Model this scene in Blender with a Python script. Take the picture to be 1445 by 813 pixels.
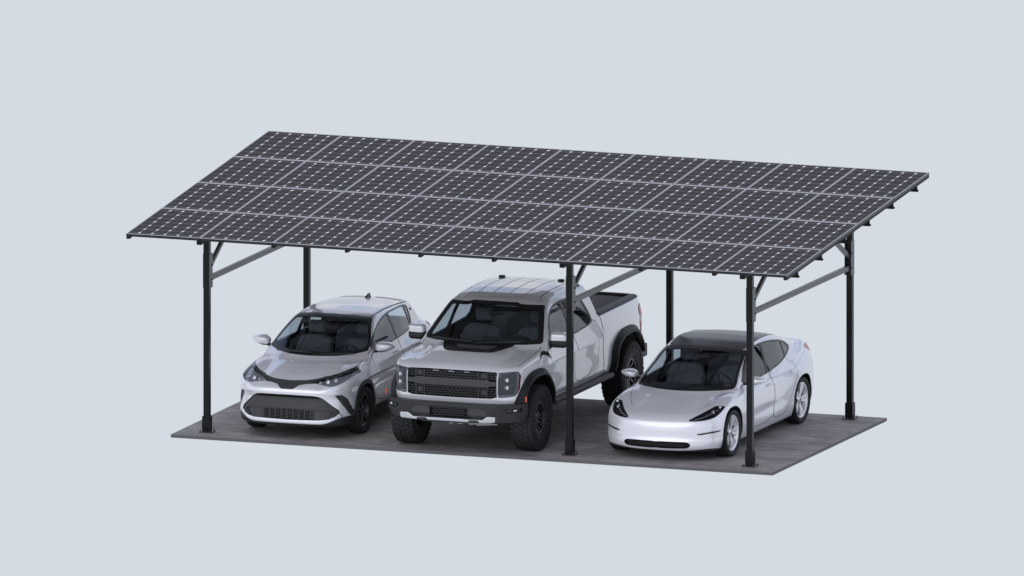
import bpy, math, random
import numpy as np
from mathutils import Vector, Matrix

random.seed(7)
rng = np.random.default_rng(7)
scene = bpy.context.scene
for o in list(bpy.data.objects):
    bpy.data.objects.remove(o)
R_ = math.radians

# ------------------------------------------------------------------ camera
PX = 97.2                                   # photo pixels (1445 wide) per metre
yaw, pitch = R_(20), R_(10)
cam_d = bpy.data.cameras.new('camera')
cam_d.type = 'ORTHO'
cam_d.ortho_scale = 1445 / PX
cam_d.clip_start = 0.1
cam_d.clip_end = 500
cam = bpy.data.objects.new('camera', cam_d)
scene.collection.objects.link(cam)
fwd = Vector((-math.sin(yaw) * math.cos(pitch), math.cos(yaw) * math.cos(pitch), -math.sin(pitch)))
right = Vector((math.cos(yaw), math.sin(yaw), 0))
upv = right.cross(fwd)
# picture centre (722.5, 406.5) lies (481.5, -206.6) px from the slab's front left corner
look = right * (481.5 / PX) + upv * (206.6 / PX)
pos = look - fwd * 40
m = Matrix((right, upv, -fwd)).transposed().to_4x4()
m.translation = pos
cam.matrix_world = m
scene.camera = cam

# ------------------------------------------------------------------ world: pale studio void below, soft cloudy sky above
world = bpy.data.worlds.new('World')
scene.world = world
world.use_nodes = True
wn, wl = world.node_tree.nodes, world.node_tree.links
wn.clear()
w_out = wn.new('ShaderNodeOutputWorld')
w_bg = wn.new('ShaderNodeBackground')
w_tc = wn.new('ShaderNodeTexCoord')
w_sep = wn.new('ShaderNodeSeparateXYZ')
wl.new(w_tc.outputs['Generated'], w_sep.inputs[0])
w_fac = wn.new('ShaderNodeMapRange'); w_fac.interpolation_type = 'SMOOTHSTEP'
w_fac.inputs['From Min'].default_value = 0.10
w_fac.inputs['From Max'].default_value = 0.22
wl.new(w_sep.outputs['Z'], w_fac.inputs['Value'])
w_map = wn.new('ShaderNodeMapping'); w_map.inputs['Scale'].default_value = (2.2, 2.2, 7.0)
wl.new(w_tc.outputs['Generated'], w_map.inputs['Vector'])
w_noise = wn.new('ShaderNodeTexNoise')
w_noise.inputs['Scale'].default_value = 1.6
w_noise.inputs['Detail'].default_value = 6
w_noise.inputs['Roughness'].default_value = 0.55
wl.new(w_map.outputs[0], w_noise.inputs['Vector'])
w_ramp = wn.new('ShaderNodeValToRGB')
w_ramp.color_ramp.elements[0].position = 0.42
w_ramp.color_ramp.elements[0].color = (0.40, 0.56, 0.86, 1)
w_ramp.color_ramp.elements[1].position = 0.60
w_ramp.color_ramp.elements[1].color = (1.02, 0.98, 1.02, 1)
wl.new(w_noise.outputs['Fac'], w_ramp.inputs['Fac'])
w_mix = wn.new('ShaderNodeMix'); w_mix.data_type = 'RGBA'
w_mix.inputs['A'].default_value = (0.661, 0.708, 0.768, 1)
wl.new(w_fac.outputs[0], w_mix.inputs['Factor'])
wl.new(w_ramp.outputs['Color'], w_mix.inputs['B'])
wl.new(w_mix.outputs['Result'], w_bg.inputs['Color'])
w_bg.inputs['Strength'].default_value = 1.0
wl.new(w_bg.outputs[0], w_out.inputs['Surface'])

# ------------------------------------------------------------------ sun: weak, broad, from the front
sun_d = bpy.data.lights.new('sun', 'SUN')
sun_d.energy = 0.75
sun_d.angle = R_(60)
sun_d.color = (1.0, 0.97, 0.94)
sun = bpy.data.objects.new('sun', sun_d)
scene.collection.objects.link(sun)
sun.rotation_euler = Vector((0.16, 0.80, -0.55)).to_track_quat('-Z', 'Y').to_euler()

scene.view_settings.view_transform = 'Standard'
scene.view_settings.look = 'None'
scene.view_settings.exposure = 0
scene.view_settings.gamma = 1
scene.cycles.max_bounces = 12
scene.cycles.transparent_max_bounces = 16

# ------------------------------------------------------------------ materials
def new_mat(name):
    mt = bpy.data.materials.new(name)
    mt.use_nodes = True
    nt = mt.node_tree
    return mt, nt.nodes, nt.links, nt.nodes['Principled BSDF']

def mat(name, col, rough=0.5, metal=0.0, spec=0.5, coat=0.0, noise=0.0, nscale=8.0, bump=0.0):
    mt, n, l, b = new_mat(name)
    b.inputs['Base Color'].default_value = (*col, 1)
    b.inputs['Roughness'].default_value = rough
    b.inputs['Metallic'].default_value = metal
    b.inputs['Specular IOR Level'].default_value = spec
    b.inputs['Coat Weight'].default_value = coat
    b.inputs['Coat Roughness'].default_value = 0.03
    if noise or bump:
        tc = n.new('ShaderNodeTexCoord')
        nz = n.new('ShaderNodeTexNoise')
        nz.inputs['Scale'].default_value = nscale
        nz.inputs['Detail'].default_value = 5
        l.new(tc.outputs['Object'], nz.inputs['Vector'])
    if noise:
        mr = n.new('ShaderNodeMapRange')
        mr.inputs['To Min'].default_value = 1 - noise
        mr.inputs['To Max'].default_value = 1 + noise
        l.new(nz.outputs['Fac'], mr.inputs['Value'])
        vm = n.new('ShaderNodeVectorMath'); vm.operation = 'SCALE'
        vm.inputs[0].default_value = col
        l.new(mr.outputs[0], vm.inputs['Scale'])
        l.new(vm.outputs[0], b.inputs['Base Color'])
    if bump:
        bp = n.new('ShaderNodeBump')
        bp.inputs['Strength'].default_value = bump
        bp.inputs['Distance'].default_value = 0.01
        l.new(nz.outputs['Fac'], bp.inputs['Height'])
        l.new(bp.outputs[0], b.inputs['Normal'])
    return mt

def glass_mat(name, tint, ior=1.5, rough=0.0):
    mt = bpy.data.materials.new(name)
    mt.use_nodes = True
    n, l = mt.node_tree.nodes, mt.node_tree.links
    n.clear()
    out = n.new('ShaderNodeOutputMaterial')
    mix = n.new('ShaderNodeMixShader')
    tr = n.new('ShaderNodeBsdfTransparent'); tr.inputs['Color'].default_value = (*tint, 1)
    gl = n.new('ShaderNodeBsdfGlossy'); gl.inputs['Roughness'].default_value = rough
    gl.inputs['Color'].default_value = (0.95, 0.97, 1, 1)
    fr = n.new('ShaderNodeFresnel')
    geo = n.new('ShaderNodeNewGeometry')
    mi = n.new('ShaderNodeMix')                     # thin pane: same reflectance from both sides
    mi.inputs['A'].default_value = ior; mi.inputs['B'].default_value = 1 / ior
    l.new(geo.outputs['Backfacing'], mi.inputs['Factor'])
    l.new(mi.outputs['Result'], fr.inputs['IOR'])
    l.new(fr.outputs[0], mix.inputs['Fac'])
    l.new(tr.outputs[0], mix.inputs[1])
    l.new(gl.outputs[0], mix.inputs[2])
    l.new(mix.outputs[0], out.inputs['Surface'])
    return mt

def paint_mat(name, col, rough=0.30):
    mt, n, l, b = new_mat(name)
    b.inputs['Base Color'].default_value = (*col, 1)
    b.inputs['Roughness'].default_value = rough
    b.inputs['Metallic'].default_value = 0.34
    b.inputs['Specular IOR Level'].default_value = 0.5
    b.inputs['Coat Weight'].default_value = 1.0
    b.inputs['Coat Roughness'].default_value = 0.02
    b.inputs['Coat IOR'].default_value = 1.55
    tc = n.new('ShaderNodeTexCoord')
    nz = n.new('ShaderNodeTexNoise'); nz.inputs['Scale'].default_value = 900
    l.new(tc.outputs['Object'], nz.inputs['Vector'])
    mr = n.new('ShaderNodeMapRange'); mr.inputs['To Min'].default_value = 0.96; mr.inputs['To Max'].default_value = 1.03
    l.new(nz.outputs['Fac'], mr.inputs['Value'])
    vm = n.new('ShaderNodeVectorMath'); vm.operation = 'SCALE'; vm.inputs[0].default_value = col
    l.new(mr.outputs[0], vm.inputs['Scale'])
    l.new(vm.outputs[0], b.inputs['Base Color'])
    return mt

PAINT = paint_mat('white_paint', (0.83, 0.82, 0.85))
PAINT_T = paint_mat('truck_white_paint', (0.85, 0.845, 0.87))
PAINT_S = paint_mat('sedan_white_paint', (0.86, 0.845, 0.88))
BLACK = mat('black_trim', (0.012, 0.012, 0.013), 0.35)
GLOSS = mat('gloss_black', (0.006, 0.006, 0.007), 0.06, spec=0.6)
ROOFGLASS = mat('dark_roof_glass', (0.062, 0.054, 0.057), 0.26, spec=0.32)
PLASTIC = mat('grey_black_plastic', (0.017, 0.0165, 0.0175), 0.55, noise=0.08, nscale=60)
GREYPLASTIC = mat('dark_grey_plastic', (0.044, 0.0425, 0.044), 0.45)
CLAD = mat('charcoal_cladding', (0.024, 0.024, 0.026), 0.5, noise=0.1, nscale=80)
LINER = mat('interior_trim', (0.028, 0.030, 0.034), 0.8)
SEAT = mat('seat_fabric', (0.17, 0.18, 0.195), 0.8, noise=0.1, nscale=40)
DASH = mat('dashboard_vinyl', (0.05, 0.053, 0.06), 0.7)
RUBBER = mat('tyre_rubber', (0.016, 0.017, 0.018), 0.75, noise=0.15, nscale=40)
WELL = mat('wheel_well_black', (0.006, 0.006, 0.006), 0.9)
ALLOY = mat('silver_alloy', (0.86, 0.86, 0.88), 0.28, metal=0.55)
DARKALLOY = mat('black_alloy', (0.02, 0.02, 0.022), 0.25, spec=0.6)
MACHINED = mat('machined_alloy', (0.30, 0.30, 0.31), 0.3, metal=0.9)
CHROME = mat('bright_metal', (0.78, 0.78, 0.80), 0.16, metal=1.0)
STEEL = mat('brushed_steel', (0.62, 0.62, 0.64), 0.28, metal=0.9)
DISC = mat('brake_steel', (0.25, 0.25, 0.26), 0.4, metal=0.9)
RED = mat('red_lens', (0.45, 0.02, 0.02), 0.12, spec=0.6, coat=0.5)
AMBER = mat('amber_lens', (0.50, 0.06, 0.02), 0.15, spec=0.6, coat=0.5)
LENSGREY = mat('reflector_grey', (0.46, 0.47, 0.50), 0.22, metal=0.6)
FLARE = mat('flare_black', (0.011, 0.011, 0.012), 0.5, spec=0.3, noise=0.1, nscale=80)
LAMPWHITE = mat('lamp_lens_white', (0.75, 0.76, 0.8), 0.1)
GLASS = glass_mat('windscreen_glass', (0.66, 0.70, 0.73), 1.40)
LAMPBASE = mat('lamp_base_grey', (0.13, 0.132, 0.138), 0.4)
SIDEGLASS = glass_mat('side_glass', (0.72, 0.80, 0.85), 1.75)
LAMPGLASS = glass_mat('lamp_glass', (0.55, 0.57, 0.60), 1.45)
CLEARLAMP = glass_mat('clear_lamp_glass', (0.88, 0.9, 0.93), 1.45)
MIRROR = mat('mirror_glass', (0.8, 0.8, 0.82), 0.02, metal=1.0)
BEDLINER = mat('bed_liner', (0.05, 0.05, 0.052), 0.7, noise=0.2, nscale=90)
BEDGREY = mat('bed_grey', (0.55, 0.54, 0.55), 0.5)

POST = mat('powder_coated_steel', (0.006, 0.0062, 0.007), 0.28, spec=0.24, noise=0.12, nscale=3)
POST2 = mat('grey_coated_steel', (0.060, 0.063, 0.069), 0.30, spec=0.55, noise=0.08, nscale=3)
PURLIN = mat('dark_purlin_steel', (0.007, 0.007, 0.008), 0.5, spec=0.2)
ALUFRAME = mat('anodised_frame', (0.46, 0.44, 0.455), 0.5, spec=0.3)
FRAMESIDE = mat('frame_side', (0.010, 0.010, 0.011), 0.22, spec=0.45)
BACKSHEET = mat('panel_backsheet', (0.42, 0.40, 0.40), 0.6)
GALV = mat('dark_base_steel', (0.05, 0.052, 0.058), 0.3, spec=0.5)
EDGE = mat('dark_concrete_edge', (0.11, 0.105, 0.108), 0.8, noise=0.15, nscale=5)  # slab sides, a darker tone than the slab top

def concrete():
    mt, n, l, b = new_mat('worn_concrete')
    tc = n.new('ShaderNodeTexCoord')
    def nz(scale, det, rgh=0.6, sc=(1, 1, 1)):
        mp = n.new('ShaderNodeMapping'); mp.inputs['Scale'].default_value = sc
        l.new(tc.outputs['Object'], mp.inputs['Vector'])
        t = n.new('ShaderNodeTexNoise'); t.inputs['Scale'].default_value = scale
        t.inputs['Detail'].default_value = det; t.inputs['Roughness'].default_value = rgh
        l.new(mp.outputs[0], t.inputs['Vector'])
        return t
    a = nz(1.7, 9, 0.68, (0.7, 1.3, 1)); c = nz(6.5, 8, 0.7, (0.6, 1.5, 1)); d = nz(60, 4)
    r1 = n.new('ShaderNodeValToRGB')
    r1.color_ramp.elements[0].position = 0.36; r1.color_ramp.elements[0].color = (0.230, 0.212, 0.212, 1)
    r1.color_ramp.elements[1].position = 0.68; r1.color_ramp.elements[1].color = (0.44, 0.405, 0.385, 1)
    l.new(a.outputs['Fac'], r1.inputs['Fac'])
    r2 = n.new('ShaderNodeValToRGB')
    r2.color_ramp.elements[0].position = 0.34; r2.color_ramp.elements[0].color = (0.62, 0.62, 0.66, 1)
    r2.color_ramp.elements[1].position = 0.62; r2.color_ramp.elements[1].color = (1.06, 1.03, 1.0, 1)
    l.new(c.outputs['Fac'], r2.inputs['Fac'])
    mx = n.new('ShaderNodeMix'); mx.data_type = 'RGBA'; mx.blend_type = 'MULTIPLY'
    mx.inputs['Factor'].default_value = 1
    l.new(r1.outputs[0], mx.inputs['A']); l.new(r2.outputs[0], mx.inputs['B'])
    l.new(mx.outputs['Result'], b.inputs['Base Color'])
    b.inputs['Roughness'].default_value = 0.75
    b.inputs['Specular IOR Level'].default_value = 0.3
    bp = n.new('ShaderNodeBump'); bp.inputs['Strength'].default_value = 0.25; bp.inputs['Distance'].default_value = 0.01
    l.new(d.outputs['Fac'], bp.inputs['Height']); l.new(bp.outputs[0], b.inputs['Normal'])
    return mt
CONCRETE = concrete()

PW, PH = 1.112, 1.494                         # visible glass size of one panel
def solar_mat():
    mt, n, l, b = new_mat('solar_cells')
    uv = n.new('ShaderNodeUVMap')
    sp = n.new('ShaderNodeSeparateXYZ'); l.new(uv.outputs[0], sp.inputs[0])
    def M(op, a, bb=None, c=None):
        k = n.new('ShaderNodeMath'); k.operation = op
        for i, v in enumerate((a, bb, c)):
            if v is None: continue
            if isinstance(v, (int, float)): k.inputs[i].default_value = v
            else: l.new(v, k.inputs[i])
        return k.outputs[0]
    def dist(s, first, pitch, size):
        t = M('DIVIDE', M('SUBTRACT', s, first), pitch)
        return M('MULTIPLY', M('ABSOLUTE', M('SUBTRACT', t, M('ROUND', t))), pitch * size)
    dx = dist(sp.outputs['X'], 0.143, 0.1786, PW)
    dy = dist(sp.outputs['Y'], 0.053, 0.149, PH)
    lx = M('LESS_THAN', dx, 0.0036)
    ly = M('LESS_THAN', dy, 0.0100)
    dm = M('LESS_THAN', M('ADD', dx, M('MULTIPLY', dy, 0.72)), 0.025)
    nz = n.new('ShaderNodeTexNoise'); nz.inputs['Scale'].default_value = 2.0
    mr = n.new('ShaderNodeMapRange'); mr.inputs['To Min'].default_value = 0.9; mr.inputs['To Max'].default_value = 1.1
    l.new(nz.outputs['Fac'], mr.inputs['Value'])
    vm = n.new('ShaderNodeVectorMath'); vm.operation = 'SCALE'; vm.inputs[0].default_value = (0.0205, 0.0148, 0.0128)
    l.new(mr.outputs[0], vm.inputs['Scale'])
    def mixc(fac, A, B):
        x = n.new('ShaderNodeMix'); x.data_type = 'RGBA'
        l.new(fac, x.inputs['Factor']); l.new(A, x.inputs['A']); x.inputs['B'].default_value = (*B, 1)
        return x.outputs['Result']
    c = mixc(ly, vm.outputs[0], (0.135, 0.105, 0.118))
    c = mixc(lx, c, (0.44, 0.43, 0.44))
    c = mixc(dm, c, (0.85, 0.85, 0.85))
    l.new(c, b.inputs['Base Color'])
    b.inputs['Roughness'].default_value = 0.35
    b.inputs['Specular IOR Level'].default_value = 0.03
    return mt
SOLAR = solar_mat()

# ------------------------------------------------------------------ object helpers
def tag(o, label=None, cat=None, group=None, kind=None):
    if label: o['label'] = label
    if cat: o['category'] = cat
    if group: o['group'] = group
    if kind: o['kind'] = kind
    return o

def empty(name, loc, label, cat, group=None):
    o = bpy.data.objects.new(name, None)
    o.empty_display_size = 0.2
    scene.collection.objects.link(o)
    o.location = loc
    return tag(o, label, cat, group)

def link(name, me, parent=None, loc=(0, 0, 0), rot=(0, 0, 0)):
    o = bpy.data.objects.new(name, me)
    scene.collection.objects.link(o)
    o.parent = parent
    o.location = loc
    o.rotation_euler = rot
    return o

class MB:
    """collects simple primitives into one mesh"""
    def __init__(s): s.v, s.f, s.m, s.sm = [], [], [], []
    def add(s, vs, fs, mi=0, smooth=False):
        o = len(s.v)
        s.v += [tuple(p) for p in vs]
        s.f += [[i + o for i in f] for f in fs]
        s.m += [mi] * len(fs); s.sm += [smooth] * len(fs)
    def box(s, c, d, mi=0, rot=None, bev=0.0):
        hx, hy, hz = d[0] / 2, d[1] / 2, d[2] / 2
        if bev <= 0:
            vs = [Vector((x, y, z)) for x in (-hx, hx) for y in (-hy, hy) for z in (-hz, hz)]
            fs = [(0, 1, 3, 2), (4, 6, 7, 5), (0, 4, 5, 1), (2, 3, 7, 6), (0, 2, 6, 4), (1, 5, 7, 3)]
        else:
            vs, fs = [], []
            idx = {}
            for sx in (-1, 1):
                for sy in (-1, 1):
                    for sz in (-1, 1):
                        for a in range(3):
                            p = [sx * (hx - bev), sy * (hy - bev), sz * (hz - bev)]
                            p[a] = (sx * hx, sy * hy, sz * hz)[a]
                            idx[(sx, sy, sz, a)] = len(vs); vs.append(Vector(p))
            for a in range(3):
                b1, b2 = (a + 1) % 3, (a + 2) % 3
                for sg in (-1, 1):
                    q = []
                    for (i, j) in ((-1, -1), (1, -1), (1, 1), (-1, 1)):
                        k = [0, 0, 0]; k[a] = sg; k[b1] = i; k[b2] = j
                        q.append(idx[(*k, a)])
                    fs.append(q if sg > 0 else q[::-1])
            for a in range(3):
                b1, b2 = (a + 1) % 3, (a + 2) % 3
                for i in (-1, 1):
                    for j in (-1, 1):
                        k0 = [0, 0, 0]; k1 = [0, 0, 0]
                        k0[a] = -1; k1[a] = 1
                        k0[b1] = k1[b1] = i; k0[b2] = k1[b2] = j
                        q = [idx[(*k0, b1)], idx[(*k1, b1)], idx[(*k1, b2)], idx[(*k0, b2)]]
                        fs.append(q if i * j < 0 else q[::-1])
            for sx in (-1, 1):
                for sy in (-1, 1):
                    for sz in (-1, 1):
                        q = [idx[(sx, sy, sz, a)] for a in range(3)]
                        fs.append(q if sx * sy * sz > 0 else q[::-1])
        c = Vector(c)
        if rot is not None:
            vs = [rot @ p for p in vs]
        s.add([p + c for p in vs], fs, mi)
    def beam(s, a, b, w, h, mi=0, bev=0.0):
        a, b = Vector(a), Vector(b)
        d = b - a
        y = d.normalized()
        x = y.cross(Vector((0, 0, 1)))
        if x.length < 1e-4: x = Vector((1, 0, 0))
        x.normalize()
        z = x.cross(y)
        rot = Matrix((x, y, z)).transposed()
        s.box((a + b) / 2, (w, d.length, h), mi, rot, bev)
    def hexa(s, p, mi=0):       # 8 points: 4 of one end, 4 of the other
        s.add(p, [(3, 2, 1, 0), (4, 5, 6, 7), (0, 1, 5, 4), (1, 2, 6, 5), (2, 3, 7, 6), (3, 0, 4, 7)], mi)
    def lathe(s, prof, n=48, mi=0, smooth=True, closed=False, off=0.0):
        """profile of (x, r) round the X axis"""
        k = len(prof); vs = []
        for i in range(n):
            a = 2 * math.pi * i / n + off
            for (x, r) in prof: vs.append((x, r * math.cos(a), r * math.sin(a)))
        fs = []
        for i in range(n):
            j = (i + 1) % n
            for q in range(k if closed else k - 1):
                q2 = (q + 1) % k
                fs.append((i * k + q, i * k + q2, j * k + q2, j * k + q))
        s.add(vs, fs, mi, smooth)
    def tube(s, pts, r, n=8, mi=0, closed=False):
        pts = [Vector(p) for p in pts]; N = len(pts); vs, fs = [], []
        for i, p in enumerate(pts):
            if closed: t = pts[(i + 1) % N] - pts[i - 1]
            else: t = pts[min(i + 1, N - 1)] - pts[max(i - 1, 0)]
            t.normalize()
            a = t.cross(Vector((0, 0, 1)))
            if a.length < 1e-3: a = t.cross(Vector((1, 0, 0)))
            a.normalize(); b = t.cross(a)
            for k in range(n):
                g = 2 * math.pi * k / n
                vs.append(p + a * (r * math.cos(g)) + b * (r * math.sin(g)))
        for i in range(N if closed else N - 1):
            j = (i + 1) % N
            for k in range(n):
                k2 = (k + 1) % n
                fs.append((i * n + k, j * n + k, j * n + k2, i * n + k2))
        if not closed:
            fs.append(list(range(n))); fs.append([(N - 1) * n + k for k in range(n)][::-1])
        s.add(vs, fs, mi, True)
    def prism(s, poly, z0, z1, mi=0):
        n = len(poly)
        vs = [(x, y, z0) for x, y in poly] + [(x, y, z1) for x, y in poly]
        fs = [list(range(n))[::-1], list(range(n, 2 * n))] + [(i, (i + 1) % n, n + (i + 1) % n, n + i) for i in range(n)]
        s.add(vs, fs, mi)
    def mesh(s, name, mats):
        me = bpy.data.meshes.new(name)
        me.from_pydata(s.v, [], s.f)
        me.polygons.foreach_set('material_index', s.m)
        me.polygons.foreach_set('use_smooth', s.sm)
        for mt in (mats if isinstance(mats, (list, tuple)) else [mats]): me.materials.append(mt)
        me.update()
        return me
    def build(s, name, mats, parent=None, loc=(0, 0, 0), rot=(0, 0, 0)):
        return link(name, s.mesh(name, mats), parent, loc, rot)

# ------------------------------------------------------------------ smooth solids -> skins -> panels
def smax(a, b, k):
    h = np.clip(0.5 + 0.5 * (a - b) / k, 0, 1)
    return b + (a - b) * h + k * h * (1 - h)
def smin(a, b, k): return -smax(-a, -b, k)
def sstep(a, b, t):
    t = np.clip((t - a) / (b - a), 0, 1)
    return t * t * (3 - 2 * t)
def gauss(t, c, s): return np.exp(-((t - c) / s) ** 2)

def prof(pts, sigma=0.04):
    p = np.array(pts, float)
    xs = np.arange(p[0, 0] - 0.6, p[-1, 0] + 0.6, 0.005)
    ys = np.interp(xs, p[:, 0], p[:, 1])
    # keep end slopes so that smoothing does not flatten the ends
    s0 = (p[1, 1] - p[0, 1]) / (p[1, 0] - p[0, 0]); s1 = (p[-1, 1] - p[-2, 1]) / (p[-1, 0] - p[-2, 0])
    ys = np.where(xs < p[0, 0], p[0, 1] + s0 * (xs - p[0, 0]), ys)
    ys = np.where(xs > p[-1, 0], p[-1, 1] + s1 * (xs - p[-1, 0]), ys)
    if sigma > 0:
        r = int(4 * sigma / 0.005) + 1
        k = np.exp(-0.5 * (np.arange(-r, r + 1) * 0.005 / sigma) ** 2); k /= k.sum()
        pad = np.concatenate([ys[0] + (ys[1] - ys[0]) * np.arange(-r, 0), ys, ys[-1] + (ys[-1] - ys[-2]) * np.arange(1, r + 1)])
        ys = np.convolve(pad, k, 'valid')
    return lambda t: np.interp(t, xs, ys)

def surf_nets(fn, lo, hi, h, newton=4):
    ax = [np.arange(lo[i], hi[i] + h, h) for i in range(3)]
    X, Y, Z = np.meshgrid(*ax, indexing='ij')
    F = fn(X, Y, Z)
    S = F < 0
    nx, ny, nz = F.shape
    sl = lambda a, d: slice(d, a - 1 + d)
    cnt = np.zeros((nx - 1, ny - 1, nz - 1), np.int8)
    for dx in (0, 1):
        for dy in (0, 1):
            for dz in (0, 1):
                cnt += S[sl(nx, dx), sl(ny, dy), sl(nz, dz)]
    act = (cnt > 0) & (cnt < 8)
    ids = -np.ones(act.shape, np.int64)
    ci = np.argwhere(act)
    ids[act] = np.arange(len(ci))
    acc = np.zeros((len(ci), 3)); num = np.zeros(len(ci))
    C = [(0, 0, 0), (1, 0, 0), (0, 1, 0), (1, 1, 0), (0, 0, 1), (1, 0, 1), (0, 1, 1), (1, 1, 1)]
    for a in range(8):
        for b in range(a + 1, 8):
            if sum(abs(C[a][i] - C[b][i]) for i in range(3)) != 1: continue
            fa = F[ci[:, 0] + C[a][0], ci[:, 1] + C[a][1], ci[:, 2] + C[a][2]]
            fb = F[ci[:, 0] + C[b][0], ci[:, 1] + C[b][1], ci[:, 2] + C[b][2]]
            k = (fa < 0) != (fb < 0)
            t = np.where(k, fa / np.where(k, fa - fb, 1), 0)[:, None]
            p = np.array(C[a]) * (1 - t) + np.array(C[b]) * t
            acc += np.where(k[:, None], p, 0); num += k
    V = (ci + acc / num[:, None]) * h + np.array([a[0] for a in ax])
    quads = []
    for d in range(3):
        o1, o2 = (d + 1) % 3, (d + 2) % 3
        s0 = [slice(None)] * 3; s1 = [slice(None)] * 3
        s0[d] = slice(0, -1); s1[d] = slice(1, None)
        ch = S[tuple(s0)] != S[tuple(s1)]
        e = np.argwhere(ch)
        e = e[(e[:, o1] > 0) & (e[:, o2] > 0) & (e[:, o1] < F.shape[o1] - 1) & (e[:, o2] < F.shape[o2] - 1)]
        if not len(e): continue
        def cid(a, b):
            q = e.copy(); q[:, o1] -= a; q[:, o2] -= b
            return ids[q[:, 0], q[:, 1], q[:, 2]]
        q = np.stack([cid(1, 1), cid(0, 1), cid(0, 0), cid(1, 0)], 1)
        inside = S[e[:, 0], e[:, 1], e[:, 2]]
        q[~inside] = q[~inside][:, ::-1]
        quads.append(q)
    Q = np.concatenate(quads)
    def grad(P, e=1.5e-3):
        g = np.empty_like(P)
        for i in range(3):
            a = P.copy(); b = P.copy(); a[:, i] += e; b[:, i] -= e
            g[:, i] = (fn(a[:, 0], a[:, 1], a[:, 2]) - fn(b[:, 0], b[:, 1], b[:, 2])) / (2 * e)
        return g
    for _ in range(newton):
        f = fn(V[:, 0], V[:, 1], V[:, 2]); g = grad(V)
        st = (f / np.maximum((g * g).sum(1), 0.05))[:, None] * g
        ln = np.linalg.norm(st, axis=1, keepdims=True)
        V -= st * np.minimum(1, 0.6 * h / np.maximum(ln, 1e-9))
    N = grad(V); N /= np.maximum(np.linalg.norm(N, axis=1, keepdims=True), 1e-9)
    # split each quad along its shorter diagonal
    d1 = np.linalg.norm(V[Q[:, 0]] - V[Q[:, 2]], axis=1); d2 = np.linalg.norm(V[Q[:, 1]] - V[Q[:, 3]], axis=1)
    k = d1 <= d2
    T = np.concatenate([Q[k][:, [0, 1, 2]], Q[k][:, [0, 2, 3]], Q[~k][:, [0, 1, 3]], Q[~k][:, [1, 2, 3]]])
    return (V, N, T)

def compact(V, N, T):
    u, inv = np.unique(T, return_inverse=True)
    return (V[u], N[u], inv.reshape(T.shape)) if len(T) else (np.zeros((0, 3)), np.zeros((0, 3)), np.zeros((0, 3), int))

def split(Mx, g):
    """cut a skin along g = 0; returns (inside g<0, outside)"""
    V, N, T = Mx
    if not len(T): return Mx, Mx
    g = np.where(np.abs(g) < 2e-5, 2e-5, g)
    s = g < 0
    c = s[T].sum(1)
    ins, outs = [T[c == 3]], [T[c == 0]]
    mixed = np.concatenate([T[c == 1], T[c == 2]])
    if len(mixed):
        one = np.concatenate([np.ones((c == 1).sum(), bool), np.zeros((c == 2).sum(), bool)])
        odd = np.where(one[:, None], s[mixed], ~s[mixed]).argmax(1)
        r = np.arange(len(mixed))
        a, b, d = mixed[r, odd], mixed[r, (odd + 1) % 3], mixed[r, (odd + 2) % 3]
        e = np.concatenate([np.stack([a, b], 1), np.stack([a, d], 1)])
        es = np.sort(e, 1)
        u, inv = np.unique(es, axis=0, return_inverse=True)
        inv = inv.ravel()
        t = (g[u[:, 0]] / (g[u[:, 0]] - g[u[:, 1]]))[:, None]
        nV = V[u[:, 0]] * (1 - t) + V[u[:, 1]] * t
        nN = N[u[:, 0]] * (1 - t) + N[u[:, 1]] * t
        nN /= np.maximum(np.linalg.norm(nN, axis=1, keepdims=True), 1e-9)
        P = inv[:len(mixed)] + len(V); Q = inv[len(mixed):] + len(V)
        tri = np.stack([a, P, Q], 1)
        q1 = np.stack([P, b, d], 1); q2 = np.stack([P, d, Q], 1)
        ins += [tri[one], q1[~one], q2[~one]]
        outs += [tri[~one], q1[one], q2[one]]
        V = np.concatenate([V, nV]); N = np.concatenate([N, nN])
    return compact(V, N, np.concatenate(ins)), compact(V, N, np.concatenate(outs))

def sdpoly(px, py, poly):
    poly = np.array(poly, float)
    d = np.full(px.shape, 1e9); s = np.ones(px.shape)
    n = len(poly)
    for i in range(n):
        a, b = poly[i], poly[i - 1]
        ex, ey = b - a
        wx, wy = px - a[0], py - a[1]
        t = np.clip((wx * ex + wy * ey) / max(ex * ex + ey * ey, 1e-12), 0, 1)
        d = np.minimum(d, (wx - ex * t) ** 2 + (wy - ey * t) ** 2)
        c1 = py >= a[1]; c2 = py < b[1]; c3 = ex * wy > ey * wx
        flip = (c1 & c2 & c3) | (~c1 & ~c2 & ~c3)
        s = np.where(flip, -s, s)
    return s * np.sqrt(d)

def chaikin(poly, n=2, w=0.25):
    p = [tuple(q) for q in poly]
    for _ in range(n):
        o = []
        for i in range(len(p)):
            a, b = p[i], p[(i + 1) % len(p)]
            o.append((a[0] * (1 - w) + b[0] * w, a[1] * (1 - w) + b[1] * w))
            o.append((a[0] * w + b[0] * (1 - w), a[1] * w + b[1] * (1 - w)))
        p = o
    return p

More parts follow.
